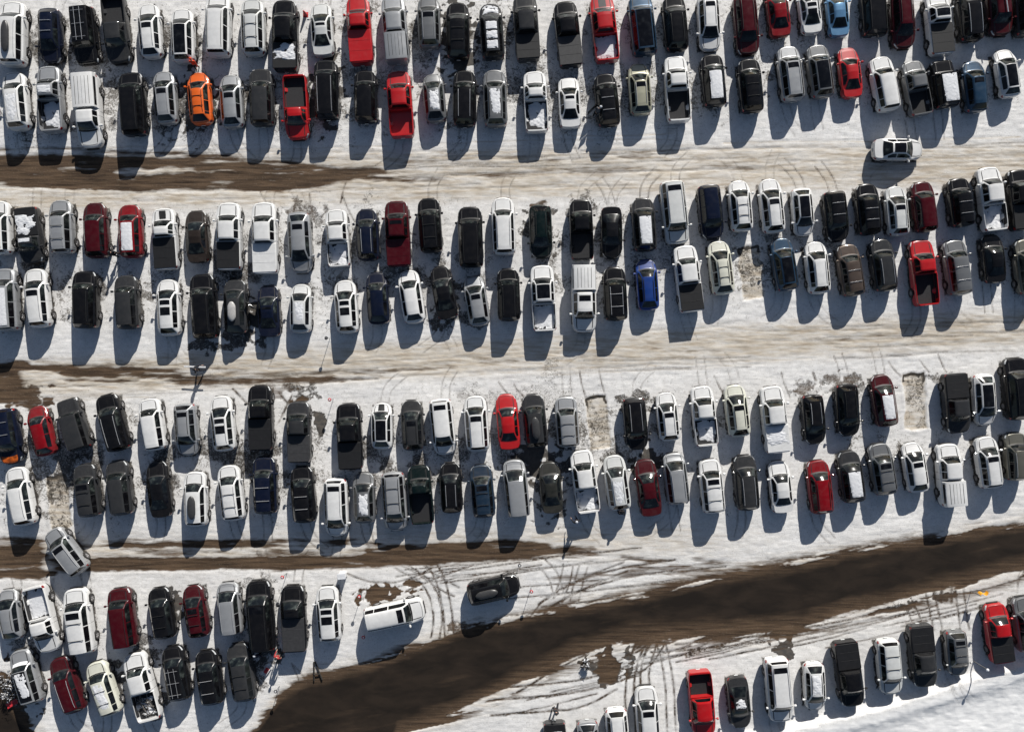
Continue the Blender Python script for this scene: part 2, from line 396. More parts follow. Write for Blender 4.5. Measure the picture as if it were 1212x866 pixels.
def fit(key, code, seed):
    """returns list of (part name, mesh) for a fitting on a body"""
    v = seed % 3
    kk = (key, code, v)
    if kk in FIT: return FIT[kk]
    p = PROF[key]; out = []; MBn = MB()
    t0 = p.ws+.02; t1 = p.re-.03; ln = t1-t0
    if code == 'sr': p.top(MBn, t0+.005, t0+min(.10, ln*.3), 8.25, .010, 3); out.append(('sunroof', MBn.mesh('sunroof', TINT)))
    if code == 'sr2':
        p.top(MBn, t0+.005, t0+.085, 8.25, .010, 3); out.append(('sunroof', MBn.mesh('sunroof', TINT)))
        b = MB(); p.top(b, t0+.13, t0+.27, 8.25, .010, 3); out.append(('sunroof', b.mesh('sunroof', TINT)))
    if code == 'sd': p.top(MBn, p.re-.13, p.re-.045, 8.25, .010, 3); out.append(('sunroof', MBn.mesh('sunroof', TINT)))
    if code == 'pr': p.top(MBn, t0-.012, t1+(.0 if p.kind != 'pick' else -.01), 8.05, .010, 8); out.append(('glass_roof', MBn.mesh('glass_roof', TINT)))
    if code in ('rk', 'rb'):
        for sd in (-1, 1):
            b = MB(); pts = []
            n = 7
            for i in range(n+1):
                t = t0+.01+(t1-t0-.01)*i/n; q = p.S(t, 7.9, sd); pts.append((q[0]-sd*.03, q[1], q[2]+(.055 if 0 < i < n else .01)))
            b.tube(pts, .022, n=6); out.append(('roof_rail', b.mesh('roof_rail', CHROME if code == 'rk' else RAILB)))
    if code in ('cb', 'cw'):
        for f in (.28, .72):
            t = t0+ln*f; a = p.S(t, 7.9, -1); c = p.S(t, 7.9, 1); b = MB(); z = a[2]+.085
            b.tube([(a[0], a[1], a[2]), (a[0], a[1], z), (c[0], c[1], z), (c[0], c[1], c[2])], .024, n=6)
            out.append(('crossbar', b.mesh('crossbar', CHROME if code == 'cw' else RAILB)))
    if code == 'lad':   # rack with lengthwise bars
        b = MB(); z = p.zr+.13
        for x in (-.22, .22): b.tube([(x, (.5-t0)*p.L, z), (x, (.5-t1)*p.L, z)], .016, n=5)
        for f in (.1, .5, .9): b.tube([(-.5, (.5-t0-ln*f)*p.L, z-.03), (.5, (.5-t0-ln*f)*p.L, z-.03)], .018, n=5)
        out.append(('roof_rack', b.mesh('roof_rack', CHROME)))
    if code in ('bxg', 'bxs'):
        L_ = ln*p.L*.82; yc = (.5-(t0+t1)/2)*p.L; b = MB(); P = []
        for i in range(17):
            u = .5-.5*math.cos(math.pi*i/16); w = .33*min(1, (math.sin(math.pi*min(1, max(0, u)))**.45*1.15+.02)); h = .34*min(1, math.sin(math.pi*u)**.4+.05)
            z0 = p.zr+.09
            P.append([(w*math.cos(a), yc+L_/2-L_*u, z0+.12+h*.5*math.sin(a)) for a in np.linspace(0, 2*math.pi, 13)])
        b.grid(P, 0); out.append(('roof_box', b.mesh('roof_box', BOXG if code == 'bxg' else BOXS)))
    def softsnow(name, ta, tb, v0, frac, sd, th=.03):
        nt, nw = 44, 30; r = np.random.RandomState(sd); A = r.rand(16, 16); B = r.rand(60, 60)
        P = []; K = []
        for i in range(nt+1):
            row = []; kr = []
            for j in range(nw+1):
                x = (j/nw-.5)*2; v = v0+(10-v0)*(1-abs(x)); sdd = -1 if x < 0 else 1
                def lat(T, u, w):
                    i0, j0 = int(u), int(w); fu, fv = u-i0, w-j0
                    return (T[i0][j0]*(1-fu)+T[i0+1][j0]*fu)*(1-fv)+(T[i0][j0+1]*(1-fu)+T[i0+1][j0+1]*fu)*fv
                n = lat(A, i/10, j/7.5)*.6+lat(B, i/3.1, j/3.1)*.25+lat(B, i/1.3+2, j/1.3+2)*.15
                ed = min(i, nt-i)/nt*1.1+.0; ed = min(ed, min(j, nw-j)/nw*1.1, .22)
                q_ = n+ed*1.6-frac
                row.append(p.S(ta+(tb-ta)*i/nt, v, sdd, .006+th*max(0, min(1, q_*3.5)))); kr.append(q_ > 0)
            P.append(row); K.append(kr)
        b = MB(); b.grid(P, 0, flip=True, keep=largest(K, nt, nw)); return (name, b.mesh(name, SNOW))
    if code in ('sn', 'snf'):
        out.append(softsnow('snow_patch', t0+.01, t1, 8.05, (.66 if code == 'sn' else .40), 7+v*13))
    if code == 'sn3':
        nt, nw = 14, 8
        if code == 'sn3':
            for k in range(3):
                a = t0+.02+ln*k/3.0; out.append(softsnow('snow_patch', a, a+ln/3-.03, 8.2, .42, 50+k))
        else:
            K = cellkeep(nt, nw, 7+v*13, .50 if code == 'sn' else .36)
            p.top(MBn, t0+.02, t1-.0, 8.15, .035, nt, keep=K); out.append(('snow_patch', MBn.mesh('snow_patch', SNOW)))
    if code == 'hs':
        out.append(softsnow('snow_patch', .04, p.cowl-.02, 8.0, .62, 21+v))
    if code == 'wsn':
        K = cellkeep(5, 8, 31+v, .3); p.top(MBn, p.cowl-.02, p.cowl+.035, 8.1, .03, 5, keep=K); out.append(('snow_patch', MBn.mesh('snow_patch', SNOW)))
    if code in ('stk', 'stg'):
        P = [[p.S(.03+(p.cowl-.05)*i/6, w, sd, .010) for w, sd in ((9.2,-1),(9.6,-1),(10,-1),(9.6,1),(9.2,1))] for i in range(7)]
        MBn.grid(P, 0, flip=True); out.append(('hood_stripe', MBn.mesh('hood_stripe', RAILB if code == 'stk' else GVINYL)))
    if code == 'org':  # orange patch laid over the front of the hood
        p.top(MBn, .015, .13, 8.0, .010, 6); out.append(('nose_patch', MBn.mesh('nose_patch', ORG)))
    if code == 'scp':
        q = p.S(.10, 10); MBn.box((0, q[1]-.1, q[2]+.03), (.55, .75, .09), 0, .03); out.append(('hood_scoop', MBn.mesh('hood_scoop', TRIM)))
    if code == 'boats':
        MBn.tube([(-.1, (.5-t0+.03)*p.L, p.zr+.16), (.05, (.5-t1-.02)*p.L, p.zr+.16)], .05, n=6)
        out.append(('roof_pole', MBn.mesh('roof_pole', CHROME)))
    # bed fittings
    if p.bed is not None:
        y0 = (.5-p.rb-.02)*p.L; y1 = (.5-.971)*p.L; hw = p.W/2-.095; rail = itp(p.zt, .98)
        hh = p.bed
        if code in ('ob', 'bs', 'bc', 'tools'):
            b = MB(); e = .012
            b.grid([[(-hw+.05, y, hh+e) if k == 0 else ((-hw+.05+(2*hw-.1)*k/4), y, hh+e+.0) for k in range(5)] for y in np.linspace(y0-.02, y1+.02, 6)], 0, flip=True)
            for sd in (-1, 1):
                b.grid([[(sd*(hw-.035), y, hh+.03), (sd*(hw-.012), y, rail-.05)] for y in np.linspace(y0-.02, y1+.02, 6)], 0, flip=(sd < 0))
            if code != 'bc': out.append(('bed_liner', b.mesh('bed_liner', LINER)))
            if code == 'bs':
                out.append(flatsnow('bed_snow', -hw+.06, hw-.06, y0-.04, y1+.04, hh+.02, .06, .38+.12*v, 60+v))
            if code == 'tools':
                b = MB(); r2 = random.Random(3)
                for k in range(16):
                    x, y = r2.uniform(-.55, .55), r2.uniform(y1+.3, y0-.3); a = r2.uniform(0, 3.14)
                    b.tube([(x-.3*math.cos(a), y-.4*math.sin(a), hh+.1+.02*k), (x+.3*math.cos(a), y+.4*math.sin(a), hh+.16+.02*k)], .04, n=5)
                out.append(('cargo', b.mesh('cargo', CLUT)))
                out.append(flatsnow('bed_snow', -hw+.12, hw-.12, y0-.1, y1+.2, hh+.08, .12, .78, 9))
        if code in ('tn', 'tw', 'tg', 'tsn', 'tws'):
            m = {'tn': VINYL, 'tw': None, 'tg': GVINYL, 'tsn': VINYL, 'tws': None}[code]
            b = MB(); b.box((0, (y0+y1)/2, rail+.035), (2*hw+.05, y0-y1+.10, .045), 0, .015)
            for k in (1, 2): b.box((0, y0+(y1-y0)*k/3, rail+.062), (2*hw-.05, .03, .012), 0, .004)
            out.append(('bed_cover', b.mesh('bed_cover', m or PAINT['white'])))
            if code in ('tsn', 'tws'):
                out.append(flatsnow('snow_patch', -hw+.02, hw-.02, y0-.02, y1+.6, rail+.068, .05, .58, 40+v))
        if code in ('cap', 'capb'):
            b = MB(); zt = p.zr-.04; P = []
            for y, k in ((y0+.06, 0), (y0+.03, 1), (y0, 1), ((y0+y1)/2, 1), (y1, 1), (y1-.12, .96), (y1-.2, 0)):
                ht = rail+.01+(zt-rail)*k
                P.append([(-hw-.04, y, rail+.01), (-hw+.06-.02, y, rail+.01+(ht-rail)*.85), (-hw+.16, y, ht), (0, y, ht+.03*k), (hw-.16, y, ht), (hw-.04, y, rail+.01+(ht-rail)*.85), (hw+.04, y, rail+.01)])
            b.grid(P, 0, flip=False); out.append(('bed_canopy', b.mesh('bed_canopy', PAINT['white'])))
            for sd in (-1, 1):
                b = MB(); yy = np.linspace(y0-.12, y1+.18, 5)
                b.grid([[(sd*(hw+.035-.01), y, rail+.10), (sd*(hw-.015), y, zt-.14)] for y in yy], 0, flip=(sd > 0)); out.append(('canopy_window', b.mesh('canopy_window', TINT)))
            b = MB(); K = range(0)
            for k in range(5): b.box((-.55+.275*k, (y0+y1)/2, zt+.03), (.03, (y0-y1)*.86, .02), 0, .006)
            out.append(('canopy_rib', b.mesh('canopy_rib', GVINYL)))
    FIT[kk] = out
    return out

KINDNAME = {'suv': ('parked_suv', 'SUV'), 'big': ('large_suv', 'large SUV'), 'sedan': ('parked_sedan', 'sedan'), 'hatch': ('parked_hatchback', 'hatchback'),
            'van': ('minivan', 'minivan'), 'jeep': ('off_road_car', 'off-roader'), 'pick': ('pickup_truck', 'pickup')}
GROUPS = {'suv': 'SUVs parked on the snowy lot', 'big': 'large SUVs parked on the snowy lot', 'sedan': 'sedans parked on the snowy lot', 'hatch': 'hatchbacks parked on the snowy lot',
          'van': 'minivans parked on the snowy lot', 'jeep': 'off-road cars parked on the snowy lot', 'pick': 'pickup trucks parked on the snowy lot'}
FTXT = {'sr': 'sunroof', 'sr2': 'two roof windows', 'sd': 'sunroof', 'pr': 'black glass roof', 'rk': 'bright roof rails', 'rb': 'black roof rails', 'cb': 'dark crossbars', 'cw': 'pale crossbars',
        'lad': 'ladder-like rack', 'bxg': 'dark roof box', 'bxs': 'silver roof box', 'sn': 'snowy roof', 'snf': 'snow-covered roof', 'sn3': 'striped snow', 'hs': 'snowy hood', 'wsn': 'snowy windscreen edge',
        'stk': 'black hood stripe', 'stg': 'grey hood stripe', 'scp': 'hood scoop', 'org': 'orange nose patch', 'boats': 'long roof pole', 'ob': 'open bed', 'bs': 'snow in bed', 'bc': 'open painted bed', 'tools': 'loaded bed',
        'tn': 'black bed cover', 'tw': 'painted bed cover', 'tg': 'grey bed cover', 'tsn': 'snowy bed cover', 'tws': 'snowy bed cover', 'cap': 'bed canopy'}

# ------------------------------------------------------------------ catalogue: px py length tilt facing kind colour fittings
CAT = {
'top row': """
17 41 76 0 U big0 white rk,bxg
60 43 65 -2 D suv2 navy cw
101 43 67 -6 D jeep0 black lad
138 36 80 -6 D pick1 dark_grey ob
178 37 65 -5 U suv2 white sr,rk
217 43 64 -2 U suv0 white pr
259 31 74 0 U big0 white rb
300 33 67 -2 U suv0 off_white rb,cb
338 43 84 -1 U pick0 black tsn
381 35 64 -4 U sedan0 off_white sr
426 37 80 -4 U pick0 red tw
468 36 79 -5 U pick0 silver cap
508 27 61 -2 U suv0 grey sr,rk
542 37 67 -1 U suv0 black cb
582 38 66 -4 U suv0 dark_grey hs,sn3
623 34 78 -4 U pick0 dark_grey tn
672 41 78 -6 U pick1 black tg
715 35 78 -6 U pick0 red stg,bs
760 31 71 -6 U big0 teal_blue pr
799 28 66 -5 U suv0 black rb
839 28 66 -3 D suv2 white sd,rk
883 31 70 -5 D suv0 dark_red rb
921 14 61 -6 U sedan1 crimson 
958 11 60 -7 U sedan0 white sr2
991 14 60 -5 U sedan1 light_blue 
1033 9 68 -4 U jeep0 black rb
1068 25 66 -4 D suv2 dark_red rb
1110 29 75 -6 U pick0 white pr,tn
1147 17 66 -5 U suv1 black rk
1182 10 66 -5 D suv0 dark_red boats
1213 12 64 -4 U suv1 dark_grey rk
""",
'second row': """
20 120 69 -6 U suv0 white rk,sn
61 118 78 -4 U pick0 silver snf,bs
106 133 86 -4 D pick0 white cap
158 124 75 -4 U big0 black rb
196 116 63 -5 U suv2 silver sr,rk
237 117 62 -5 U suv2 orange rb,cb
274 120 64 -4 U hatch0 silver sr
310 116 68 -2 U suv1 dark_grey 
351 128 76 -3 D pick1 red ob
387 107 70 -2 U big0 black rk
433 115 62 -1 U suv1 black 
474 124 78 -4 U pick0 red bc
514 116 58 -5 U hatch0 grey sn
550 117 67 0 U suv0 black rk
586 117 68 -2 U suv0 grey sn,rb
634 121 72 -3 U pick1 white bs
674 121 62 -3 U sedan1 white sr
718 119 63 -6 U suv0 black cw
757 106 61 -4 U suv2 gold sr,rk
801 106 78 -4 U pick0 white ob
844 96 62 -5 U suv1 black snf
888 102 64 -5 U suv0 black cb
935 88 65 -7 U suv1 silver sr,rk
970 85 63 -8 U suv0 grey pr
1006 86 61 -6 U sedan1 red 
1046 100 65 -11 U suv1 white 
1084 105 65 -11 U pick1 grey ob
1117 100 56 -8 U jeep0 black snf
1153 103 61 -6 U suv2 teal_blue sr
1192 87 58 -9 U hatch0 white pr
""",
'third row': """
0 270 64 -3 U suv1 white rk
36 279 66 -6 D pick1 dark_grey snf,tsn
74 269 64 -3 U suv1 silver rk,cb
114 273 66 -3 U suv0 dark_red 
155 274 63 -3 U suv0 crimson snf
196 283 73 -4 U pick1 white scp,tn
233 280 63 -4 U sedan0 dark_brown 
272 280 80 -1 U pick0 white tn
314 282 85 -2 U pick0 white tw
355 287 73 -3 D hatch0 silver sd
400 282 68 -4 U pick1 white bs
435 278 62 -3 U suv2 navy rk
471 277 78 -3 U pick0 dark_red sr,tw
509 267 65 -4 U suv1 black rb,cb
557 281 72 -2 U big0 black rb
596 268 68 -2 U suv1 white rk
640 274 63 -2 D suv2 dark_green rb
688 272 72 -2 U pick1 black ob
724 275 61 -1 D sedan1 black 
762 266 64 -4 U suv0 dark_grey snf
798 252 75 -6 D big0 off_white sd,rk
841 251 65 -6 D suv0 navy 
876 244 61 -5 U suv2 white rk,cb
913 244 65 -6 U suv2 white sr,rk
950 251 57 -5 D hatch0 white pr
989 256 60 -6 D suv0 black cw
1027 248 61 -5 U suv0 black cw
1061 250 59 -5 U suv2 off_white sr,rk
1093 245 60 -7 U suv0 dark_red 
1136 240 58 -7 U suv1 black cw
1172 236 76 -7 U pick0 white bs
1207 237 72 -5 U pick0 black tn
""",
'fourth row': """
8 355 74 -4 U big0 silver sr,snf
45 353 70 -6 U suv0 white sr,rk
102 355 68 -1 U big0 black rb
151 358 64 -4 U suv1 dark_grey 
200 364 67 -3 U suv2 white sr2
242 363 77 -4 U big0 black rb
279 363 65 -2 U suv2 dark_grey bxs
318 368 62 -3 U sedan0 navy sr
356 365 58 0 U hatch0 off_white sn
410 363 63 -4 U suv2 white sr2
447 353 62 -4 U hatch0 navy 
487 351 64 -9 U hatch0 white 
525 346 64 -10 U sedan0 black 
564 356 60 -9 U hatch0 silver sr
602 349 63 -2 U suv1 black rb
643 353 78 -3 U pick0 white pr,bs
691 354 79 -1 D pick0 white sd,cap
728 348 64 -3 U suv1 black rk,cw
766 337 61 -4 U hatch0 blue rb
814 330 79 -7 U pick0 white tn
853 317 64 -7 U suv2 cream rb,cb
928 313 63 -9 U suv2 teal_blue pr
967 317 62 -6 U suv2 white rk
1006 320 62 -9 U suv0 brown cw
1045 314 62 -7 U suv0 dark_grey rk
1092 323 78 -6 U pick0 red ob
1132 317 66 -8 U suv1 grey cw
1176 306 58 -5 U sedan1 black 
1215 316 66 -6 U suv1 olive rb
""",
'fifth row': """
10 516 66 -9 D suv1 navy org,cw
49 510 60 -14 U hatch0 crimson 
88 502 62 -17 U jeep0 dark_grey 
134 500 69 -15 U suv1 black rk
181 502 62 -9 U suv1 white 
221 508 62 -4 D suv2 silver sd,rb
264 501 66 -6 U suv2 white sr2,rk
309 494 77 -2 U pick0 black tn
354 511 72 -2 U pick1 dark_grey tg
414 516 78 -3 U pick0 black tn
452 504 55 -1 U hatch0 white stk,pr
488 503 60 -3 U suv2 dark_grey sr,rb
524 505 67 -6 D van0 white sd
564 501 66 -4 U suv0 white sr,rk
601 499 66 -5 U sedan1 red 
633 498 64 -6 U suv0 dark_grey bxg
671 499 60 -4 U suv1 silver cb
752 501 62 -5 D suv0 black rk
790 493 58 -6 U suv2 white sr,rk
833 492 71 -6 U pick1 white bs
872 486 62 -7 U suv2 cream sr,rb
916 496 79 -6 U pick0 white tws
963 496 59 -5 D suv2 black rk
1003 485 62 -4 D suv2 black rb
1046 474 62 -8 U suv2 dark_red snf
1131 477 71 -5 D pick0 dark_grey tn
1165 473 62 -4 D hatch0 white pr
1203 460 74 -5 U big0 black rb
""",
'sixth row': """
25 587 70 -11 U suv0 white rk
104 580 63 -8 U suv1 dark_grey sr,cb
142 577 65 -7 U suv1 dark_grey 
188 579 67 -7 U sedan1 black 
232 590 65 -2 U suv0 white bxg
274 583 66 -7 U suv0 white rk,cb
314 574 68 -3 U suv1 navy cw
359 585 67 -4 U suv0 black cw
398 600 69 -2 D van0 white sd,rk
431 589 60 -2 U hatch0 grey sn
467 593 70 -4 D van0 silver rb,cb
498 585 69 -5 U pick1 dark_green ob
534 577 60 -3 U suv2 black rk
571 581 63 -5 U suv0 slate_blue sr,cb
611 578 69 -6 U van0 silver 
652 577 61 -5 U sedan0 dark_olive 
692 569 74 -8 U pick0 white bs
730 571 66 -8 U suv2 off_white sn,rk
767 577 68 -8 U sedan1 dark_red 
800 566 61 -7 U van0 silver rk
842 575 64 -6 U suv1 white sr,cb
883 571 66 -5 U suv0 dark_grey rk
924 576 62 -6 U sedan1 white 
970 576 64 -6 U suv0 crimson rb
1007 564 62 -8 U suv0 dark_grey snf
1044 555 62 -9 U suv0 grey sr,cb
1083 553 60 -9 U hatch0 white sr
1123 561 73 -5 U pick0 white cap
1169 547 62 -8 U suv0 white sr,rk
1202 540 57 -4 U suv1 olive rk
""",
'seventh row': """
12 727 60 -9 U hatch0 silver rb
51 732 80 -14 D pick0 white bs
95 734 78 -8 U big0 white sr,cb
146 730 70 -8 U big0 dark_red rb
192 725 61 -9 U suv0 black cb
232 723 62 -9 U suv2 dark_red sr,cb
272 720 63 -6 U van0 silver rk
309 728 84 -5 U big0 black sr,rb
348 731 78 -3 U pick1 black sr,tg
389 726 66 -4 U suv0 white sr2
""",
'eighth row': """
32 800 66 -16 U suv1 silver wsn,pr,sn
80 810 68 -19 U suv0 dark_red rk
123 814 66 -19 U suv0 cream sn,cb
169 811 81 -15 U pick0 white tools
209 796 65 -10 U suv0 black lad
248 801 65 -9 U suv0 black cw
286 795 69 -9 U suv0 dark_grey cb
""",
'bottom right row': """
658 886 66 -4 D pick1 dark_grey tsn
697 882 60 -4 D hatch0 silver pr
731 868 62 -5 D suv0 white rk
766 845 68 -4 U suv0 white sr
830 831 77 -5 D pick0 red ob
875 831 63 -6 D sedan0 dark_grey sn
921 815 76 -5 D big0 white sd,rk
964 812 58 -3 D hatch0 white sn,rb
1004 796 78 -8 D pick0 black tn
1052 788 66 -5 D suv1 off_white cb
1091 775 74 -6 D pick0 dark_grey tn
1132 772 54 -5 D suv2 grey sd,cb
1181 748 70 -8 U pick1 red tn
1214 738 66 -8 U suv1 grey rk
""",
}
SPECIAL = [   # not in a row: px py L rot(deg, world z) kind colour fittings label
 (1063,177,60,-90,'sedan0','white','pr','white sedan with dark glass roof driving along the lane below the second row'),
 (79,652,62,37,'suv1','silver','sr,rk','silver SUV turning diagonally out of the brown lane at the left'),
 (467,726,72,-78,'big0','white','sr','white SUV parked sideways on snow above the dark road, beside red marker posts'),
 (584,697,63,-77,'suv0','black','bxg','black SUV with roof box parked sideways on snow above the dark road')]
ORD = ['first','second','third','fourth','fifth','sixth','seventh','eighth','ninth','tenth','eleventh','twelfth','thirteenth','fourteenth','fifteenth','sixteenth','seventeenth',
       'eighteenth','nineteenth','twentieth']
used_labels = set()
def build_vehicle(px, py, L, rot, key, colour, feats, label, category_word):
    p = PROF[key]; kind = p.kind
    nm, word = KINDNAME[kind]
    k = 0.8
    x, y = at(px, py, k)
    Lm = L/(PXM*H/(H-k)) * 1.0
    sy = Lm/p.L
    sx = min(1.12, max(.94, sy**.35))*1.045
    root = bpy.data.objects.new(nm, None); C.objects.link(root); root.empty_display_size = .5
    root.location = (x, y, 0.0); root.rotation_euler = (0, 0, R(rot)); root.scale = (sx, sy, 1.0)
    root['label'] = label; root['category'] = category_word; root['group'] = GROUPS[kind]
    paint = PAINT[colour]; seed = int(px*7+py)
    link('body', BODY[key], root, paint=paint)
    for n, me, tag in PARTS[key]:
        o = link(n, me, root, paint=(paint if tag == 'mirror' else None))
        if 'pr' in feats and n == 'x': pass
    r = round(p.wr, 3)
    if r not in WH: WH[r] = wheel_meshes(r)
    ty, rm = WH[r]
    for a in p.ax:
        for sd in (-1, 1):
            w = link('wheel', ty, root, loc=(sd*(p.W/2-.105), (.5-a)*p.L-itp(p.cv, a), r), rot=(0, 0, 0 if sd > 0 else math.pi))
            w.scale = (1, 1/sy, 1)
            link('rim', rm, w)
    for c in feats:
        if not c: continue
        for n, me in fit(key, c, seed):
            link(n, me, root, paint=(paint if n in ('bed_canopy',) or (n == 'bed_cover' and c in ('tw', 'tws')) else None))
    return root, p, sy

parsed = []
for row, txt in CAT.items():
    lst = []
    for ln in txt.strip().split('\n'):
        f = ln.split()
        lst.append(dict(px=float(f[0]), py=float(f[1]), L=float(f[2]), tilt=float(f[3]), face=f[4], key=f[5], col=f[6].replace('_', ' '), ft=(f[7].split(',') if len(f) > 7 else []), row=row))
    lst.sort(key=lambda d: d['px']); parsed.append(lst)
from collections import Counter
def short(d): return d['col'] + ' ' + KINDNAME[PROF[d['key']].kind][1].replace('large ', '')
lab = {}
for lst in parsed:
    for i, d in enumerate(lst):
        base = short(d); ft = [FTXT[c] for c in d['ft'] if c in FTXT]
        fx = (' with ' + ft[0]) if ft else (' facing down' if d['face'] == 'D' else ' with plain roof')
        if 0 < i < len(lst)-1: ctx = 'between %s and %s' % (short(lst[i-1]), short(lst[i+1]))
        elif i == 0: ctx = 'at the left end beside %s' % short(lst[1])
        else: ctx = 'at the right end beside %s' % short(lst[-2])
        full = '%s%s, %s, %s' % (base, fx, d['row'], ctx)
        if len(full.split()) > 16: full = '%s, %s, %s' % (base, d['row'], ctx)
        d['lab'] = full; d['i'] = i; d['n'] = len(lst)
cnt = Counter(d['lab'] for l in parsed for d in l)
VEH = []
for lst in parsed:
    for d in lst:
        if cnt[d['lab']] > 1:
            o = ORD[d['i']] + ' from the left' if d['i'] < 16 else (ORD[d['n']-1-d['i']] + ' from the right')
            d['lab'] = '%s, %s in the %s' % (short(d), o, d['row'])
        rot = -d['tilt'] + (180 if d['face'] == 'D' else 0)
        k = PROF[d['key']].kind
        cw = {'suv': 'SUV', 'big': 'SUV', 'sedan': 'car', 'hatch': 'car', 'van': 'minivan', 'jeep': 'off-roader', 'pick': 'pickup truck'}[k]
        vv = int(d['px']*13+d['py']*5) % NV[d['key']]
        root, p, sy = build_vehicle(d['px'], d['py'], d['L'], rot, d['key']+('v%d' % vv if vv else ''), d['col'], d['ft'], d['lab'], cw)
        VEH.append((d['px'], d['py'], d['L'], rot, root, d))
for px, py, L, rot, key, colr, ft, lb in SPECIAL:
    root, p, sy = build_vehicle(px, py, L, rot, key, colr, ft.split(','), lb, 'car' if 'sedan' in key else 'SUV')
    VEH.append((px, py, L, rot, root, dict(px=px, py=py)))
print('VEHICLES', len(VEH), 'dup', sum(1 for k in cnt.values() if k > 1))

# open doors on two cars
def open_door(px, py, side, t, ang, paint):
    root = min(VEH, key=lambda v: (v[0]-px)**2+(v[1]-py)**2)[4]
    mb = MB(); mb.box((side*.0, -.5, .72), (.09, 1.0, .72), 0, .03); mb.box((-side*.06, -.5, 1.28), (.05, .8, .42), 1, .02)
    me = mb.mesh('door', [PAINT[paint], TINT])
    o = link('door', me, root, loc=(side*.93, t, 0), rot=(0, 0, R(ang)))
open_door(279, 363, 1, .35, 52, 'dark grey')
open_door(718, 119, -1, -.35, -50, 'black')

# ------------------------------------------------------------------ ground
rs = np.random.RandomState(11)
def vnoise(X, Y, s, seed):
    r = np.random.RandomState(seed); n = 256; T = r.rand(n, n)
    u, v = X/s, Y/s; i0 = np.floor(u).astype(int); j0 = np.floor(v).astype(int); fu, fv = u-i0, v-j0
    fu = fu*fu*(3-2*fu); fv = fv*fv*(3-2*fv)
    a = T[i0 % n, j0 % n]; b = T[(i0+1) % n, j0 % n]; c = T[i0 % n, (j0+1) % n]; d = T[(i0+1) % n, (j0+1) % n]
    return (a*(1-fu)+b*fu)*(1-fv)+(c*(1-fu)+d*fu)*fv
def fbm(X, Y, s, seed, o=4):
    t = 0; a = .5; w = 0
    for k in range(o): t = t+a*vnoise(X, Y, s/2**k, seed+k); w += a; a *= .5
    return t/w
fine = .105
xf = np.arange(-52, 52.01, fine); yf = np.arange(-38, 38.01, fine)
ext = np.array([54, 60, 75, 110, 200, 500, 1500, 4000.])
xs = np.concatenate([-ext[::-1], xf, ext]); ys = np.concatenate([-ext[::-1]+14, yf, ext-14]) 
X, Y = np.meshgrid(xs, ys, indexing='xy')
PX = X*PXM+606; PY = 433-Y*PXM
wx = (fbm(PX, PY, 34, 1)-.5)*24; wy = (fbm(PX, PY, 34, 9)-.5)*16
hx = (fbm(PX, PY, 9, 21)-.5)*9; hy = (fbm(PX, PY, 9, 27)-.5)*9
def sdist(pts, wob=1.0):
    ax, ay = PX+(wx*.35+hx*.6)*wob, PY+(wy*.35+hy*.6)*wob
    D = np.full(PX.shape, 1e9)
    for (x0, y0), (x1, y1) in zip(pts[:-1], pts[1:]):
        m = 60
        dx, dy = x1-x0, y1-y0; q = max(dx*dx+dy*dy, 1e-6)
        t = np.clip(((ax-x0)*dx+(ay-y0)*dy)/q, 0, 1)
        D = np.minimum(D, np.hypot(ax-x0-t*dx, ay-y0-t*dy))
    return D
def local(pts, pad, fn):
    xsn = [p[0] for p in pts]; ysn = [p[1] for p in pts]
    c0 = np.searchsorted(xs, gx(min(xsn)-pad)); c1 = np.searchsorted(xs, gx(max(xsn)+pad))
    r0 = np.searchsorted(ys, gy(max(ysn)+pad)); r1 = np.searchsorted(ys, gy(min(ysn)-pad))
    return slice(r0, r1), slice(c0, c1)
def stroke(A, pts, w, s, soft=1.5, wob=1.0, mode='max', nz=0.0):
    sl = local(pts, w+soft+20, None)
    ax = PX[sl]+(wx[sl]*.35+hx[sl]*.6)*wob; ay = PY[sl]+(wy[sl]*.35+hy[sl]*.6)*wob
    D = np.full(ax.shape, 1e9)
    for (x0, y0), (x1, y1) in zip(pts[:-1], pts[1:]):
        dx, dy = x1-x0, y1-y0; q = max(dx*dx+dy*dy, 1e-6)
        t = np.clip(((ax-x0)*dx+(ay-y0)*dy)/q, 0, 1)
        D = np.minimum(D, np.hypot(ax-x0-t*dx, ay-y0-t*dy))
    v = s*np.clip((w-D)/soft+.5, 0, 1)
    if nz: v = v*np.clip((fbm(PX[sl]*.35, PY[sl]*1.6, 12, 51)-.5)*nz*3+1, 0, 1.4)
    if mode == 'max': A[sl] = np.maximum(A[sl], v)
    else: A[sl] += v
def smooth(a, b, x): t = np.clip((x-a)/(b-a), 0, 1); return t*t*(3-2*t)
dirt = np.zeros(X.shape); stain = np.zeros(X.shape); thaw_dark = np.zeros(X.shape); speck = np.zeros(X.shape); track = np.zeros(X.shape); Z = np.zeros(X.shape)
# main road: between an upper and a lower edge
jx, jy = PX, PY+wy*.3+hy*.45
up = np.interp(jx, [-200,-40,0,25,60,290,330,365,400,470,540,600,680,760,850,950,1050,1212,1500], [800,800,822,848,880,880,824,802,796,775,746,734,716,704,682,664,646,620,575])
lo = np.interp(jx, [-200,300,470,540,600,680,750,850,950,1000,1050,1130,1212,1500], [1400,1400,872,846,816,778,757,752,744,727,717,698,676,620])
rgd = (fbm(PX*.12+PY*.03, PY+PX*.24, 6, 151)-.5)*26
dirt = np.maximum(dirt, smooth(-2, 5, jy-up+rgd*.5)*smooth(-2, 6, lo-jy+rgd*.45))
ru = (PX*.975-PY*.22); rv = (PY*.975+PX*.22)
rst = fbm(ru*.045, rv*.55, 3.2, 131, 5); rst2 = fbm(ru*.12, rv*.2, 4, 141, 4)
edge = smooth(-20, 4, jy-up)*smooth(-30, 4, lo-jy)
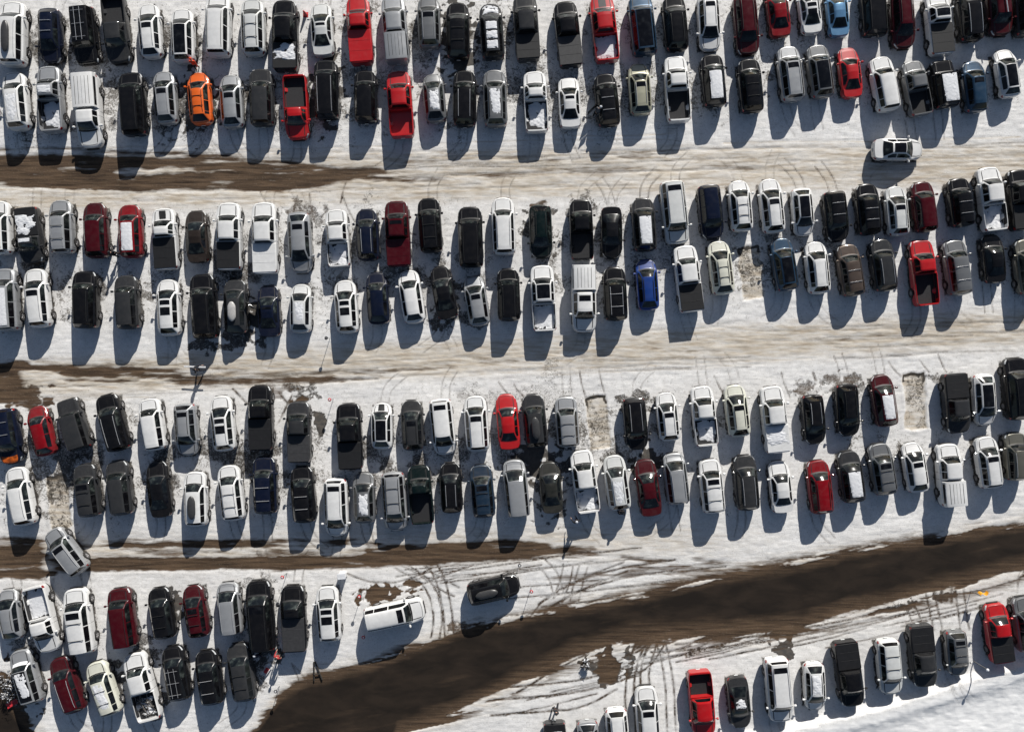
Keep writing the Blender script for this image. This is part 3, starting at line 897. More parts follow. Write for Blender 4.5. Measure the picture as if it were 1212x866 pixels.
sn_ = fbm(PX*.22+PY*.05, PY*1.4+PX*.28, 9, 71)
dirt = np.maximum(dirt, edge*smooth(.42, .52, sn_*.5+rst*.5)*.85)
core = smooth(0, 16, jy-up)*smooth(4, 30, lo-jy)
road_dark = np.clip(core*(1.15+(rst-.5)*1.0+(rst2-.5)*.5), 0, 1.2)
# lane 3
streak = fbm(PX*.16+wx*.05, PY*1.25+wx*.12, 8, 61)
patchy = fbm(PX*.5, PY*1.1, 26, 64)
def band(pts, w0, val, nz=.9, wob=1.0, ends=None):
    T = np.zeros(X.shape); stroke(T, pts, w0, 1.0, 6, wob*.6, 'max', 0)
    xa, xb = pts[0][0], pts[-1][0]; q = max(30., (xb-xa)*.14)
    e = np.clip((xb+w0-PX)/q, 0, 1)*(np.clip((PX-xa+w0)/(q*.5), 0, 1) if xa > 20 else 1)
    b_ = T*val*(.45+.55*e)*np.clip(1+nz*((streak-.5)*4.5+(patchy-.5)*1.5-.1)-(1-e)*1.2*(1-smooth(.45,.65,streak)), 0, 1.15)
    np.maximum(dirt, b_*(T > 0), out=dirt)
band([(-60,662),(10,660),(50,664)], 25, .95, .3)
band([(40,668),(110,668),(230,667),(420,665),(520,660),(580,655),(700,653)], 8, 1.0, .2)
band([(60,644),(200,643),(330,643),(420,643),(500,648)], 6, .75, .6)
band([(30,654),(200,655),(420,653),(600,648)], 6, .5, .9)
band([(430,658),(520,652),(600,648),(650,652)], 10, 1.0, .3)
band([(640,655),(720,662),(800,668),(870,660)], 6, .55, 1.1)
band([(650,690),(720,684),(800,676),(860,668)], 10, .45, 1.2)
band([(700,672),(760,675),(830,672)], 9, .5, 1.2)
# lane 1
band([(-60,208),(60,212),(160,215),(260,214),(330,216),(390,209),(450,208)], 11, 1.05, .3)
band([(-60,188),(60,190),(160,193),(250,193),(330,198),(420,204)], 8, .95, .4)
band([(-60,198),(40,200),(110,203),(180,203)], 9, .9, .5)
band([(0,178),(60,180),(170,184),(300,188)],6,.6,.8)
band([(400,203),(470,209),(560,206),(700,200)], 3, .35, 1.4)
band([(0,188),(70,186),(200,190),(330,196)], 10, .35, 1.0)
band([(420,209),(560,208),(760,200),(960,196)], 5, .42, 1.2)
band([(440,190),(600,188),(800,182)], 5, .45, 1.5)
# lane 2
band([(500,432),(700,418),(900,410),(1100,396)], 6, .38, 1.2)
band([(60,452),(260,452),(460,446)], 5, .6, 1.2)
band([(-60,455),(-10,455),(25,450)], 24, 1.05, .2)
band([(-60,438),(60,438),(150,440),(260,444)], 7, .85, .8)
band([(200,436),(400,440),(560,434)], 3, .5, 1.2)
band([(360,207),(480,213),(620,207)], 4, .6, .9)
band([(10,446),(80,440),(180,440),(300,442),(420,440),(540,436)], 4, .42, 1.3)
band([(10,425),(100,428),(250,432)], 4, .3, 1.3)
stain = np.maximum(stain, smooth(-18, 6, PY-(183-(PX-606)*.012))*smooth(-16, 4, (228-(PX-606)*.03)-PY)*.95)
lane2 = (435-(PX-300)*.052)
stain = np.maximum(stain, smooth(-32, -6, PY-lane2)*smooth(-34, -6, lane2-PY)*1.1)
stain = np.maximum(stain, np.exp(-((PY-(650-(PX-300)*.02))/20)**2)*.8*(1-smooth(720, 980, PX)))
stain = np.maximum(stain, np.exp(-((PY-lo)/18)**2)*.5)
stain = np.maximum(stain, np.exp(-((PY-up)/14)**2)*.6)
stain = stain*(.55+.9*fbm(PX*.25, PY*1.3, 14, 31))
# grassy worn ground around the rows
rowc = np.zeros(X.shape)
for yy, w in ((112, 60), (310, 70), (540, 70), (35, 50)):
    rowc = np.maximum(rowc, np.exp(-((PY-yy+(PX-606)*.03)/w)**2))
leftw = np.interp(PX, [0, 450, 700, 1000, 1212], [1, .95, .8, .6, .5])
speck = rowc*leftw*(.85+1.0*smooth(.42, .66, fbm(PX, PY, 60, 81)))
speck = np.maximum(speck, np.exp(-((PY-760)/60)**2)*.55*(1-smooth(360, 460, PX)))
thaw_dark = np.maximum(thaw_dark, rowc*leftw*.60*smooth(.46, .66, fbm(PX, PY, 38, 85)))
# dark thawed patches, and painted shade below one brown patch
def blob(A, x, y, rx, ry, s, nz=1.0):
    sl = local([(x-rx*1.5, y-ry*1.5), (x+rx*1.5, y+ry*1.5)], 14, None)
    d = np.hypot((PX[sl]-x+hx[sl]*nz+wx[sl]*.2*nz)/rx, (PY[sl]-y+hy[sl]*nz+wy[sl]*.2*nz)/ry)
    rag = fbm(PX[sl]+wy[sl], PY[sl]*1.3+wx[sl], 9, 171, 5)
    A[sl] = np.maximum(A[sl], s*np.clip(((1-d)*1.5+(rag-.5)*3.6*nz)*2.2+.1, 0, 1)*(d < 1.5)*np.clip((1.5-d)*4, 0, 1))
for a in ((237,120,22,42,.75),(196,125,20,36,.5),(542,46,24,46,.85),(548,75,18,12,.8),(387,112,22,45,.75),(506,70,14,12,.5),(718,150,18,22,.4),(354,470,22,20,.55),(377,498,8,14,.9),(318,470,6,12,.4),
          (300,372,16,30,.75),(285,402,30,12,.6),(240,405,24,14,.6),(240,440,34,12,.35),(306,720,26,52,.45),(312,775,22,16,.6),(525,360,22,34,.6),(640,264,22,24,.6),(557,375,22,16,.55),(650,560,30,50,.6),(632,545,24,24,.7),(652,470,24,50,.4),(767,545,20,22,.7),
          (690,258,22,26,.5),(726,262,16,20,.35),(752,476,24,20,.55),(955,464,22,18,.45),(1000,452,24,14,.5),(1002,462,12,18,.4),(722,790,20,22,.95),(700,786,18,10,.7),(742,775,18,12,.7),
          (560,468,40,14,.4),(630,470,30,14,.4),(925,768,13,13,.95),(1118,706,16,7,.75),(1070,718,14,7,.6),(1055,722,8,5,.6),(1080,714,8,6,.7),(0,816,26,34,.85),(15,838,34,14,.8),(28,762,18,40,.5),(60,735,14,30,.45),(205,715,12,26,.7),(110,735,10,24,.4),(135,800,16,30,.6),(175,790,16,40,.55),(185,825,14,22,.6),
          (300,790,16,30,.5),(452,470,20,10,.3),(115,515,12,20,.3),(72,500,24,24,.35),(35,470,26,14,.4),(360,255,26,16,.5),(34,250,22,18,.35),(385,260,14,30,.3),(436,262,20,36,.4),(1010,480,14,30,.4),
          (540,744,16,9,.5),(1060,712,40,8,.35),(760,112,22,30,.35),(810,150,14,26,.25),(888,80,14,34,.3),(620,30,12,40,.3),(1128,448,30,10,.5),(800,470,14,10,.2),(1215,330,18,22,.4),(125,88,12,10,.4)):
    blob(thaw_dark, *a)
for a in ((452,700,26,9,.95),(436,706,12,12,.9),(480,694,18,6,.85),(540,744,16,8,.5),(924,748,15,11,.75),(326,465,20,12,.5),(350,478,14,16,.75),(995,448,18,9,.5),(955,458,16,8,.5),(640,244,14,7,.55),(540,466,14,7,.4),(722,788,16,18,.8),(1118,706,14,7,.6),(30,470,34,16,.7),(0,825,36,40,.9),(358,250,22,12,.4),(795,150,10,24,.3)):
    blob(dirt, *a)
# darker ground under every vehicle
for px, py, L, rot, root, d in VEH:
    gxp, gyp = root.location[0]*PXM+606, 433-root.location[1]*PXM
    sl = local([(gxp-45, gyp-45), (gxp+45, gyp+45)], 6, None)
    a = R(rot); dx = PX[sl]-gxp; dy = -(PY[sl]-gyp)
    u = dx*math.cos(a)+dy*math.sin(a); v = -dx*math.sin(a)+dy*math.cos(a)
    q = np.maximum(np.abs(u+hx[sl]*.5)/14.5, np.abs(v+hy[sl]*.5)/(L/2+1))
    thaw_dark[sl] = np.maximum(thaw_dark[sl], .6*np.clip((1.0-q)*5, 0, 1))
# empty stalls where the snow kept the outline of a car
for x, y, L, W, tl in ((889,322,62,25,-6),(708,500,62,25,-7),(1083,475,66,26,-3),(70,593,62,24,-8)):
    sl = local([(x-50, y-50), (x+50, y+50)], 6, None)
    a = R(-tl); dx = PX[sl]-x; dy = -(PY[sl]-y)
    u = dx*math.cos(a)+dy*math.sin(a); v = -dx*math.sin(a)+dy*math.cos(a)
    q = np.maximum(np.abs(u+hx[sl]*.55+wx[sl]*.12)-W/2, np.abs(v+hy[sl]*.6)-L/2)
    ins = np.clip(.5-q/2, 0, 1)
    Z[sl] -= .06*ins
    Z[sl] += .02*np.exp(-((q-2)/2.2)**2)
    stain[sl] = np.maximum(stain[sl], ins*(.7+.9*smooth(.3, .6, fbm(PX[sl], PY[sl], 16, 5))))
    speck[sl] = np.maximum(speck[sl], ins*.9)
    thaw_dark[sl] = np.maximum(thaw_dark[sl], ins*.46*smooth(.38, .60, fbm(PX[sl], PY[sl], 14, 15)))
    thaw_dark[sl] = np.maximum(thaw_dark[sl], np.exp(-((q+1.5)/1.6)**2)*.75*((v > L*.35)+.45))  # darker just inside the outline, most at its upper end
# wheel tracks
rr_ = random.Random(31)
def tracks(pts, w=1.5, s=.45, gap=11, one=False):
    P = np.array(pts, float)
    # smooth the path
    for _ in range(2):
        Q = [P[0]]
        for a, b in zip(P[:-1], P[1:]): Q += [a*.75+b*.25, a*.25+b*.75]
        Q.append(P[-1]); P = np.array(Q)
    T = np.gradient(P, axis=0); T /= np.linalg.norm(T, axis=1)[:, None]; Nn = np.stack([-T[:, 1], T[:, 0]], 1)
    for sd in ((0,) if one else (-.5, .5)):
        q = P+Nn*gap*sd*2
        stroke(track, [tuple(p) for p in q], w*.85, min(1, s*2.7), 1.4, .25, 'max', .6)
        stroke(Z, [tuple(p) for p in q], w, -.012, 2, .25, 'add')
tracks([(500,655),(520,680),(530,720),(532,760)], 1.3, .42, 5)
tracks([(470,668),(510,690),(520,730),(515,755)], 1.2, .38, 5)
tracks([(440,660),(480,662),(520,690),(540,700)], 1.2, .3, 6)
tracks([(410,678),(440,690),(480,688),(510,672)], 1.2, .45, 5, True)
tracks([(560,668),(500,690),(480,700)], 1.2, .4, 5, True)
tracks([(640,720),(670,700),(720,680),(800,668)], 1.4, .4, 6)
tracks([(630,735),(650,710),(690,690),(740,670)], 1.3, .35, 6)
tracks([(672,668),(668,690),(660,710)], 1.2, .35, 6); tracks([(640,665),(655,680),(662,705)], 1.2, .3, 6)
tracks([(690,670),(684,690),(680,712)], 1.2, .3, 5)
tracks([(590,820),(640,817),(690,812),(760,790),(780,760)], 1.5, .45, 7)
tracks([(580,846),(640,842),(690,838),(730,815)], 1.5, .4, 3, True)
tracks([(610,815),(650,790),(690,770)], 1.4, .45, 5)
tracks([(748,866),(744,810),(752,770),(768,752)], 1.5, .48, 5)
tracks([(764,815),(762,790),(775,755)], 1.4, .4, 5); tracks([(795,866),(792,800),(780,750)], 1.4, .42, 5)
tracks([(745,775),(765,765),(785,750)], 1.4, .5, 5, True); tracks([(720,790),(750,770),(775,750)], 1.4, .5, 5, True)
tracks([(770,775),(800,775),(840,755)], 1.3, .38, 4)
tracks([(800,766),(900,757),(1000,738),(1080,720)], 1.4, .35, 4)
tracks([(840,780),(930,762),(1020,742),(1110,716)], 1.2, .5, 4, True)
tracks([(1135,690),(1138,720),(1142,745)], 1.4, .4, 5); tracks([(1100,700),(1106,725),(1110,745)], 1.3, .35, 5)
tracks([(1075,712),(1085,735),(1092,750)], 1.2, .35, 5); tracks([(1120,695),(1120,712)], 2, .4, 6)
tracks([(345,785),(352,800),(356,815)], 1.0, .5, 3, True); tracks([(346,786),(356,795),(362,806)], .8, .5, 3, True)
for x0, y0, x1, y1 in ((693,470,686,440),(716,466,708,436),(1066,445,1052,428),(1100,440,1088,425),(1120,440,1110,418),(345,262,352,232),(372,262,366,228),(320,245,305,222),(403,240,410,215),(420,262,405,232),(860,470,845,445),(935,470,925,440),(966,450,962,440),(620,470,608,455),(600,465,590,452)):
    tracks([(x0,y0),((x0+x1)/2-1,(y0+y1)/2),(x1,y1)], .9, .34, 2, True)
for x0, y0, x1, y1 in ((326,510,275,460),(330,465,360,500),(345,468,330,500)):
    tracks([(x0,y0),(x1,y1)], 1.3, .6, 3, True)
for k in range(110):
    v = rr_.choice(VEH); rt = v[4]
    px_, py_ = rt.location[0]*PXM+606, 433-rt.location[1]*PXM; up_ = (py_ < 60 or 230 < py_ < 290 or 450 < py_ < 525 or 690 < py_ < 740)
    sg = -1 if up_ else 1; l_ = v[2]/2; a_ = rr_.uniform(-14, 14)
    tracks([(px_+sg*0-sg*2, py_+sg*l_), (px_+a_*.4, py_+sg*(l_+18)), (px_+a_*2.2, py_+sg*(l_+34))], .7, rr_.uniform(.14, .32), 5)
for k in range(26):
    x0 = rr_.uniform(-30, 1150); yb = rr_.choice([196, 206, 222, 428, 440, 452]); yb -= (x0-300)*(.05 if yb > 400 else .02)
    tracks([(x0, yb), (x0+60, yb-2+rr_.uniform(-3, 3)), (x0+rr_.uniform(120, 260), yb-5+rr_.uniform(-6, 6))], .9, rr_.uniform(.12, .24), 6)
for x0, x1, y0 in ((480,760,668),(520,700,672),(470,640,676),(600,860,690),(640,840,700)):
    tracks([(x0, y0+12), ((x0+x1)/2, y0), (x1, y0-14)], 1.0, .42, 6)
for k in range(18):
    x0 = rr_.uniform(560, 1100); yb = np.interp(x0, [560,760,950,1212], [845,765,752,690])+rr_.uniform(4, 22)
    tracks([(x0, yb), (x0+50, yb-10), (x0+110, yb-26)], 1.0, .4, 5, True)
# lane ruts : many long faint strokes
rr = random.Random(9)
for k in range(46):
    x0 = rr.uniform(-40, 1100); ln = rr.uniform(90, 380); yb = rr.choice([170, 180, 186, 214, 222, 230, 420, 430, 440, 452, 462])
    yb += rr.uniform(-6, 6)-(x0-300)*(.05 if yb > 400 else .03 if yb > 200 else .01)
    sl_ = -.05 if yb > 350 else -.02
    stroke(stain, [(x0, yb), (x0+ln/2, yb+sl_*ln/2+rr.uniform(-2, 2)), (x0+ln, yb+sl_*ln)], .7, rr.uniform(.6, 1.0), 1.2, .25)
    stroke(Z, [(x0, yb), (x0+ln, yb+sl_*ln)], .8, -.022, 1.5, .25, 'add')
# snow relief
Z += (fbm(PX, PY, 16, 91)-.5)*.07*(1-np.clip(dirt, 0, 1))
Z += (fbm(PX*.5, PY*1.8, 5, 95)-.5)*.045*(1-np.clip(dirt, 0, 1))
Z -= .05*np.clip(dirt, 0, 1)
# ploughed bank in the bottom right corner
bank = np.interp(PX, [780, 860, 942, 1040, 1128, 1212, 1500], [890, 876, 862, 840, 811, 787, 715])
s_ = PY-bank+hy*.5
Z += .48*np.where(s_ < 0, np.exp(-(s_/7)**2), np.exp(-(s_/17)**2))*smooth(780, 860, PX)*(np.abs(X) < 200)+.16*smooth(0, 14, s_)*smooth(820, 900, PX)*(np.abs(X) < 200)
Z += (fbm(PX, PY, 22, 97)-.5)*.16*smooth(6, 30, s_)*smooth(840, 940, PX)*(np.abs(X) < 100)
clean = smooth(-2, 8, s_)*smooth(780, 860, PX)
stain *= 1-clean; dirt *= 1-clean; speck *= 1-clean
inr = (np.abs(X) < 53) & (np.abs(Y) < 39)
Z = np.where(inr, Z, Z*.0)
# keep the ground below tyres flat: clamp near vehicles
for px, py, L, rot, root, d in VEH:
    gxp, gyp = root.location[0]*PXM+606, 433-root.location[1]*PXM
    sl = local([(gxp-38, gyp-38), (gxp+38, gyp+38)], 2, None)
    a = R(rot); dx = PX[sl]-gxp; dy = -(PY[sl]-gyp)
    u = dx*math.cos(a)+dy*math.sin(a); v = -dx*math.sin(a)+dy*math.cos(a)
    q = np.maximum(np.abs(u)/16, np.abs(v)/(L/2+2)); w = np.clip((1.15-q)*6, 0, 1)
    Z[sl] = Z[sl]*(1-w)+np.minimum(Z[sl], .0)*w*.3
ny, nx = X.shape
co = np.stack([X, Y, Z], -1).reshape(-1, 3).astype(np.float32)
idx = np.arange(nx*ny).reshape(ny, nx)
q = np.stack([idx[:-1, :-1], idx[:-1, 1:], idx[1:, 1:], idx[1:, :-1]], -1).reshape(-1, 4).astype(np.int32)
me = bpy.data.meshes.new('snowy_ground')
me.vertices.add(len(co)); me.vertices.foreach_set('co', co.ravel())
me.loops.add(q.size); me.loops.foreach_set('vertex_index', q.ravel())
me.polygons.add(len(q)); me.polygons.foreach_set('loop_start', np.arange(0, q.size, 4, dtype=np.int32))
me.polygons.foreach_set('loop_total', np.full(len(q), 4, dtype=np.int32))
me.polygons.foreach_set('use_smooth', np.ones(len(q), dtype=bool))
me.update(calc_edges=True)
for n, A in (('track', track), ('clean', clean*inr), ('dirt', dirt), ('stain', stain), ('thaw_dark', thaw_dark), ('speck', speck), ('core', road_dark)):
    at_ = me.attributes.new(n, 'FLOAT', 'POINT'); at_.data.foreach_set('value', np.clip(A, 0, 1.2).ravel().astype(np.float32))
gm = bpy.data.materials.new('snowy_dirt_ground'); N, L = nodes(gm); b = N['Principled BSDF']
b.inputs['Roughness'].default_value = .75; b.inputs['Specular IOR Level'].default_value = .25
geo = N.new('ShaderNodeNewGeometry')
def attr(n): a = N.new('ShaderNodeAttribute'); a.attribute_name = n; return a.outputs['Fac']
def noise(s, d=5, rough=.6, dist=0.0, sx=1, sy=1):
    mp = N.new('ShaderNodeMapping'); mp.inputs['Scale'].default_value = (sx, sy, 1); L.new(geo.outputs['Position'], mp.inputs[0])
    n = N.new('ShaderNodeTexNoise'); n.inputs['Scale'].default_value = s; n.inputs['Detail'].default_value = d; n.inputs['Roughness'].default_value = rough; n.inputs['Distortion'].default_value = dist
    L.new(mp.outputs[0], n.inputs['Vector']); return n.outputs['Fac']
def mrange(x, a, b_, c=0, d=1):
    m = N.new('ShaderNodeMapRange'); m.inputs[1].default_value = a; m.inputs[2].default_value = b_; m.inputs[3].default_value = c; m.inputs[4].default_value = d
    L.new(x, m.inputs[0]); return m.outputs[0]
def math_(op, x, y, clamp=False):
    m = N.new('ShaderNodeMath'); m.operation = op; m.use_clamp = clamp
    for i, k in enumerate((x, y)):
        if isinstance(k, (int, float)): m.inputs[i].default_value = k
        else: L.new(k, m.inputs[i])
    return m.outputs[0]
def mix(f, a, c):
    m = N.new('ShaderNodeMix'); m.data_type = 'RGBA'; L.new(f, m.inputs[0])
    for i, k in ((6, a), (7, c)):
        if isinstance(k, tuple): m.inputs[i].default_value = (*k, 1)
        else: L.new(k, m.inputs[i])
    return m.outputs[2]
nf = noise(2.2, 8, .65); nfine = noise(9, 6, .7); nstr = noise(1.3, 7, .65, sx=.35, sy=2.6); nbig = noise(.18, 4, .5)
snow = mix(mrange(nf, .35, .7), (.88,.87,.855), (.70,.69,.67))
snow = mix(mrange(nbig, .35, .65, 0, .35), snow, (.62,.61,.60))
snow = mix(attr('clean'), snow, mix(mrange(nf, .35, .7), (.90,.90,.89), (.80,.80,.80)))
grit = math_('MULTIPLY', math_('SUBTRACT', noise(7.5, 6, .8, dist=.4), .545), 9, True)
snow = mix(math_('MULTIPLY', math_('MULTIPLY', grit, mrange(attr('clean'), 0, 1, 1, 0)), mrange(noise(.6, 5, .65), .35, .6, .22, .72)), snow, (.22,.20,.175))
st = math_('MULTIPLY', attr('stain'), mrange(nstr, .32, .62, .35, 1.15), True)
c = mix(math_('MULTIPLY', st, .9), snow, (.58,.515,.42))
st2 = math_('MULTIPLY', attr('stain'), mrange(nstr, .50, .68, 0, .6), True)
c = mix(st2, c, (.33,.25,.17))
# specks: frozen grass and grit poking through, in ragged clusters
wisp = noise(2.6, 7, .72, dist=1.6); clus = noise(.42, 4, .6, dist=.8)
spk = math_('MULTIPLY', attr('speck'), mrange(clus, .38, .62, .15, 1.25))
nb2 = math_('MULTIPLY', math_('SUBTRACT', math_('ADD', math_('MULTIPLY', spk, .17), wisp), .66), 11, True)
c = mix(math_('MULTIPLY', nb2, .8), c, mix(mrange(nfine, .4, .6), (.05,.045,.04), (.20,.175,.14)))
sp = math_('MULTIPLY', math_('SUBTRACT', math_('ADD', math_('MULTIPLY', spk, .11), noise(6, 6, .75, dist=.6)), .665), 12, True)
c = mix(math_('MULTIPLY', sp, .8), c, (.06,.053,.045))
# thawed and darkened ground
th = math_('MULTIPLY', math_('SUBTRACT', math_('ADD', math_('MULTIPLY', attr('thaw_dark'), .95), math_('ADD', math_('MULTIPLY', nfine, .45), math_('MULTIPLY', wisp, .75))), .95), 5, True)
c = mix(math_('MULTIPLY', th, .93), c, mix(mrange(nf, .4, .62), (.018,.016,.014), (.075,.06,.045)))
# wheel tracks
c = mix(math_('MULTIPLY', attr('track'), mrange(wisp, .36, .56, .45, 1.0)), c, mix(mrange(nf, .4, .62), (.10,.07,.048), (.030,.022,.016)))
# dirt roads
dr = math_('SUBTRACT', math_('ADD', attr('dirt'), math_('MULTIPLY', nstr, .9)), .72); dr = math_('MULTIPLY', dr, 2.4, True)
brown = mix(mrange(noise(1.6, 7, .7, sx=.16, sy=2.4), .38, .62), (.13,.085,.052), (.042,.027,.017))
brown = mix(math_('MULTIPLY', mrange(nfine, .58, .72), .35), brown, (.35,.30,.24))
dark = mix(mrange(noise(.5, 7, .6, dist=.4, sx=.6, sy=1.5), .38, .62), (.012,.0085,.006), (.026,.018,.0125))
brown = mix(attr('core'), brown, dark)
c = mix(dr, c, brown)
L.new(c, b.inputs['Base Color'])
L.new(mrange(dr, 0, 1, .7, .85), b.inputs['Roughness'])
bp = N.new('ShaderNodeBump'); bp.inputs['Strength'].default_value = .55; bp.inputs['Distance'].default_value = .08
hgt = math_('ADD', math_('MULTIPLY', nfine, .35), math_('MULTIPLY', nstr, .5))
L.new(hgt, bp.inputs['Height']); L.new(mrange(attr('core'), 0, 1, .55, .15), bp.inputs['Strength']); L.new(bp.outputs[0], b.inputs['Normal'])
me.materials.append(gm)
go = bpy.data.objects.new('ground', me); C.objects.link(go); go['kind'] = 'structure'

# ------------------------------------------------------------------ posts, markers, small things
REDM = mat('marker_red', (.50,.03,.04), rough=.5); WHT = mat('marker_white', (.7,.7,.7), rough=.5); POLE = mat('grey_pole', (.12,.12,.12), rough=.6)
DK = mat('dark_cap', (.03,.03,.035), rough=.6); YEL = mat('yellow_flag', (.78,.36,.02), rough=.6); WOOD = mat('dark_timber', (.03,.026,.022), rough=.8, nscale=20, var=.4)
def thing(name, label, cat, loc, rz=0, group=None):
    o = bpy.data.objects.new(name, None); C.objects.link(o); o.location = loc; o.rotation_euler = (0, 0, rz); o.empty_display_size = .3
    o['label'] = label; o['category'] = cat
    if group: o['group'] = group
    return o
def marker(px, py, label, h=1.45, cap=REDM, ctr=WHT):
    x, y = at(px, py, h)
    t = thing('marker_post', label, 'marker post', (x, y, -.03), 0, 'marker posts with round caps on the snow')
    a = MB(); a.tube([(0,0,0),(0,0,h)], .022, n=8); link('pole', a.mesh('pole', POLE), t)
    a = MB(); a.lathe([(.04,h-.10),(.13,h-.06),(.155,h),(.13,h+.035),(.085,h+.045)], n=16); cp = link('cap', a.mesh('cap', cap), t)
    a = MB(); a.lathe([(.075,h+.046),(.07,h+.06),(.02,h+.064)], n=14); link('cap_centre', a.mesh('cap_centre', ctr), cp)
marker(390, 473, 'thin post with dark red round cap beside the black pickups in the fifth row')
marker(334, 683, 'thin red-capped post between two black cars in the seventh row')
marker(425, 706, 'thin red-capped post on snow right of the white SUV, seventh row')
marker(430, 754, 'short red-capped post standing in the shadow of the sideways white SUV', .7)
marker(326, 818, 'thin dark-capped post on the snow edge by the dark road', 1.2, DK, WHT)
marker(615, 669, 'dark-capped post just above the sideways black SUV', .8, DK, WHT)
marker(629, 700, 'thin dark red-capped post right of the sideways black SUV', 1.4)
marker(386, 400, 'thin dark-capped post on the lane below the silver hatchback, fourth row', 1.4, DK, POLE)
x, y = at(359, 13, .8)
t = thing('traffic_cone', 'small orange red cone on the snow right of the black pickup, top row', 'cone', (x, y, 0))
a = MB(); a.lathe([(.20,.03),(.17,.06),(.06,.78),(.03,.80)], n=14); link('cone_body', a.mesh('cone_body', REDM), t)
a = MB(); a.box((0,0,.015), (.46,.46,.03), 0, .01); link('base', a.mesh('base', REDM), t)
# white crate with snow
x, y = at(404, 682, .9)
t = thing('white_cabinet', 'small white box cabinet on snow above the white SUV in the seventh row', 'cabinet', (x, y, -.02), R(5))
a = MB(); a.box((0,0,.45), (.62,.42,.86), 0, .03); a.box((0,-.215,.45), (.5,.012,.7), 0, .004); link('housing', a.mesh('housing', WHT), t)
a = MB(); a.box((0,0,.90), (.72,.52,.06), 0, .025); link('lid', a.mesh('lid', SNOW), t)
# folding A frame lying on the snow
x, y = at(375, 794, .1)
t = thing('folding_stand', 'black folding A-shaped stand lying on snow at the road edge', 'stand', (x, y, .03), R(8))
for sx in (-1, 1):
    a = MB(); a.tube([(sx*.05-.1,.85,.04),(sx*.36,-.8,.04)], .065, n=6); link('leg', a.mesh('leg', WOOD), t)
a = MB(); a.tube([(-.28,-.25,.10),(.26,-.25,.10)], .05, n=6); link('brace', a.mesh('brace', WOOD), t)
# yellow flag
x, y = at(1163, 703, 1.3)
t = thing('marker_flag', 'yellow flag on a thin pole in the snow above the red pickup', 'flag', (x, y, 0), R(12))
a = MB(); a.tube([(-.25,-.05,0),(-.25,-.05,1.45)], .025, n=8); link('pole', a.mesh('pole', POLE), t)
P = [[(-.25+.75*i/8, .12*math.sin(i*.9)+.12*j/3-.02, 1.42-.42*j/3*(1-.35*i/8)+.03*math.sin(i*1.2+j)) for j in range(4)] for i in range(9)]
a = MB(); a.grid(P, 0); link('flag_cloth', a.mesh('flag_cloth', YEL), t)
x, y = at(1168, 792, 1.9)
t = thing('snow_post', 'thin grey snow-capped post casting a long shadow below the red pickup', 'post', (x, y, 0))
a = MB(); a.tube([(0,0,-.1),(.02,.03,2.0)], .05, n=8); link('pole', a.mesh('pole', POLE), t)
a = MB(); a.lathe([(.10,1.97),(.14,2.0),(.12,2.06),(.05,2.1)], n=12); link('snow_cap', a.mesh('snow_cap', SNOW), t)

# shrubs -----------------------------------------------------------
def shrub(px, py, r, h, label, cols, n=900, seed=1, name='shrub', snowy=0):
    x, y = at(px, py, h*.4); rg = random.Random(seed)
    t = thing(name, label, 'shrub', (x, y, -.03))
    a = MB()
    for k in range(int(34*r)):
        an = rg.uniform(0, 6.28); el = rg.uniform(.25, 1.3); L_ = r*rg.uniform(.6, 1.1)
        p = [(0.1*math.cos(an), .1*math.sin(an), 0)]
        for q in (.35, .7, 1): p.append((L_*q*math.cos(an+q*.3)*math.cos(el), L_*q*math.sin(an+q*.3)*math.cos(el), h*q*math.sin(el)*1.1+.03))
        a.tube(p, [.03,.022,.014,.006], n=4)
    link('stem', a.mesh('stem', cols[1]), t)
    a = MB(); lob = [(rg.uniform(-.6,.6)*r, rg.uniform(-.6,.6)*r, rg.uniform(.25,.8)*h, rg.uniform(.25,.5)*r) for _ in range(9)]
    for k in range(n):
        c = rg.choice(lob); d = np.array([rg.gauss(0,1), rg.gauss(0,1), rg.gauss(0,.7)]); d /= np.linalg.norm(d)+1e-6
        p = np.array(c[:3])+d*c[3]*rg.uniform(.5, 1.05); p[2] = max(.03, p[2])
        u = np.array([rg.gauss(0,1), rg.gauss(0,1), rg.gauss(0,.6)]); u /= np.linalg.norm(u); w = np.cross(u, d); w /= np.linalg.norm(w)+1e-6
        s = rg.uniform(.04, .10); o = len(a.V)
        a.V += [tuple(p-u*s*1.6), tuple(p+w*s*.5), tuple(p+u*s*1.6), tuple(p-w*s*.5)]; a.F.append((o, o+1, o+2, o+3)); a.M.append(1 if rg.random() < snowy else 0)
    link('foliage', a.mesh('foliage', [cols[0], SNOW], smooth=False), t)
DRY = mat('dry_leaves', (.16,.105,.055), rough=.8, nscale=5, var=.5); DRY2 = mat('dark_leaves', (.035,.028,.02), rough=.8, nscale=5, var=.5); TW = mat('twig_bark', (.06,.045,.03), rough=.9)
shrub(692, 786, .55, .6, 'small snow-dusted shrub at the lower edge of the dark road', (DRY2, TW), 420, 3, snowy=.5)
shrub(5, 812, 1.3, .8, 'tangled snowy twigs at the left edge beside the silver SUV, eighth row', (DRY2, TW), 900, 4, snowy=.35)
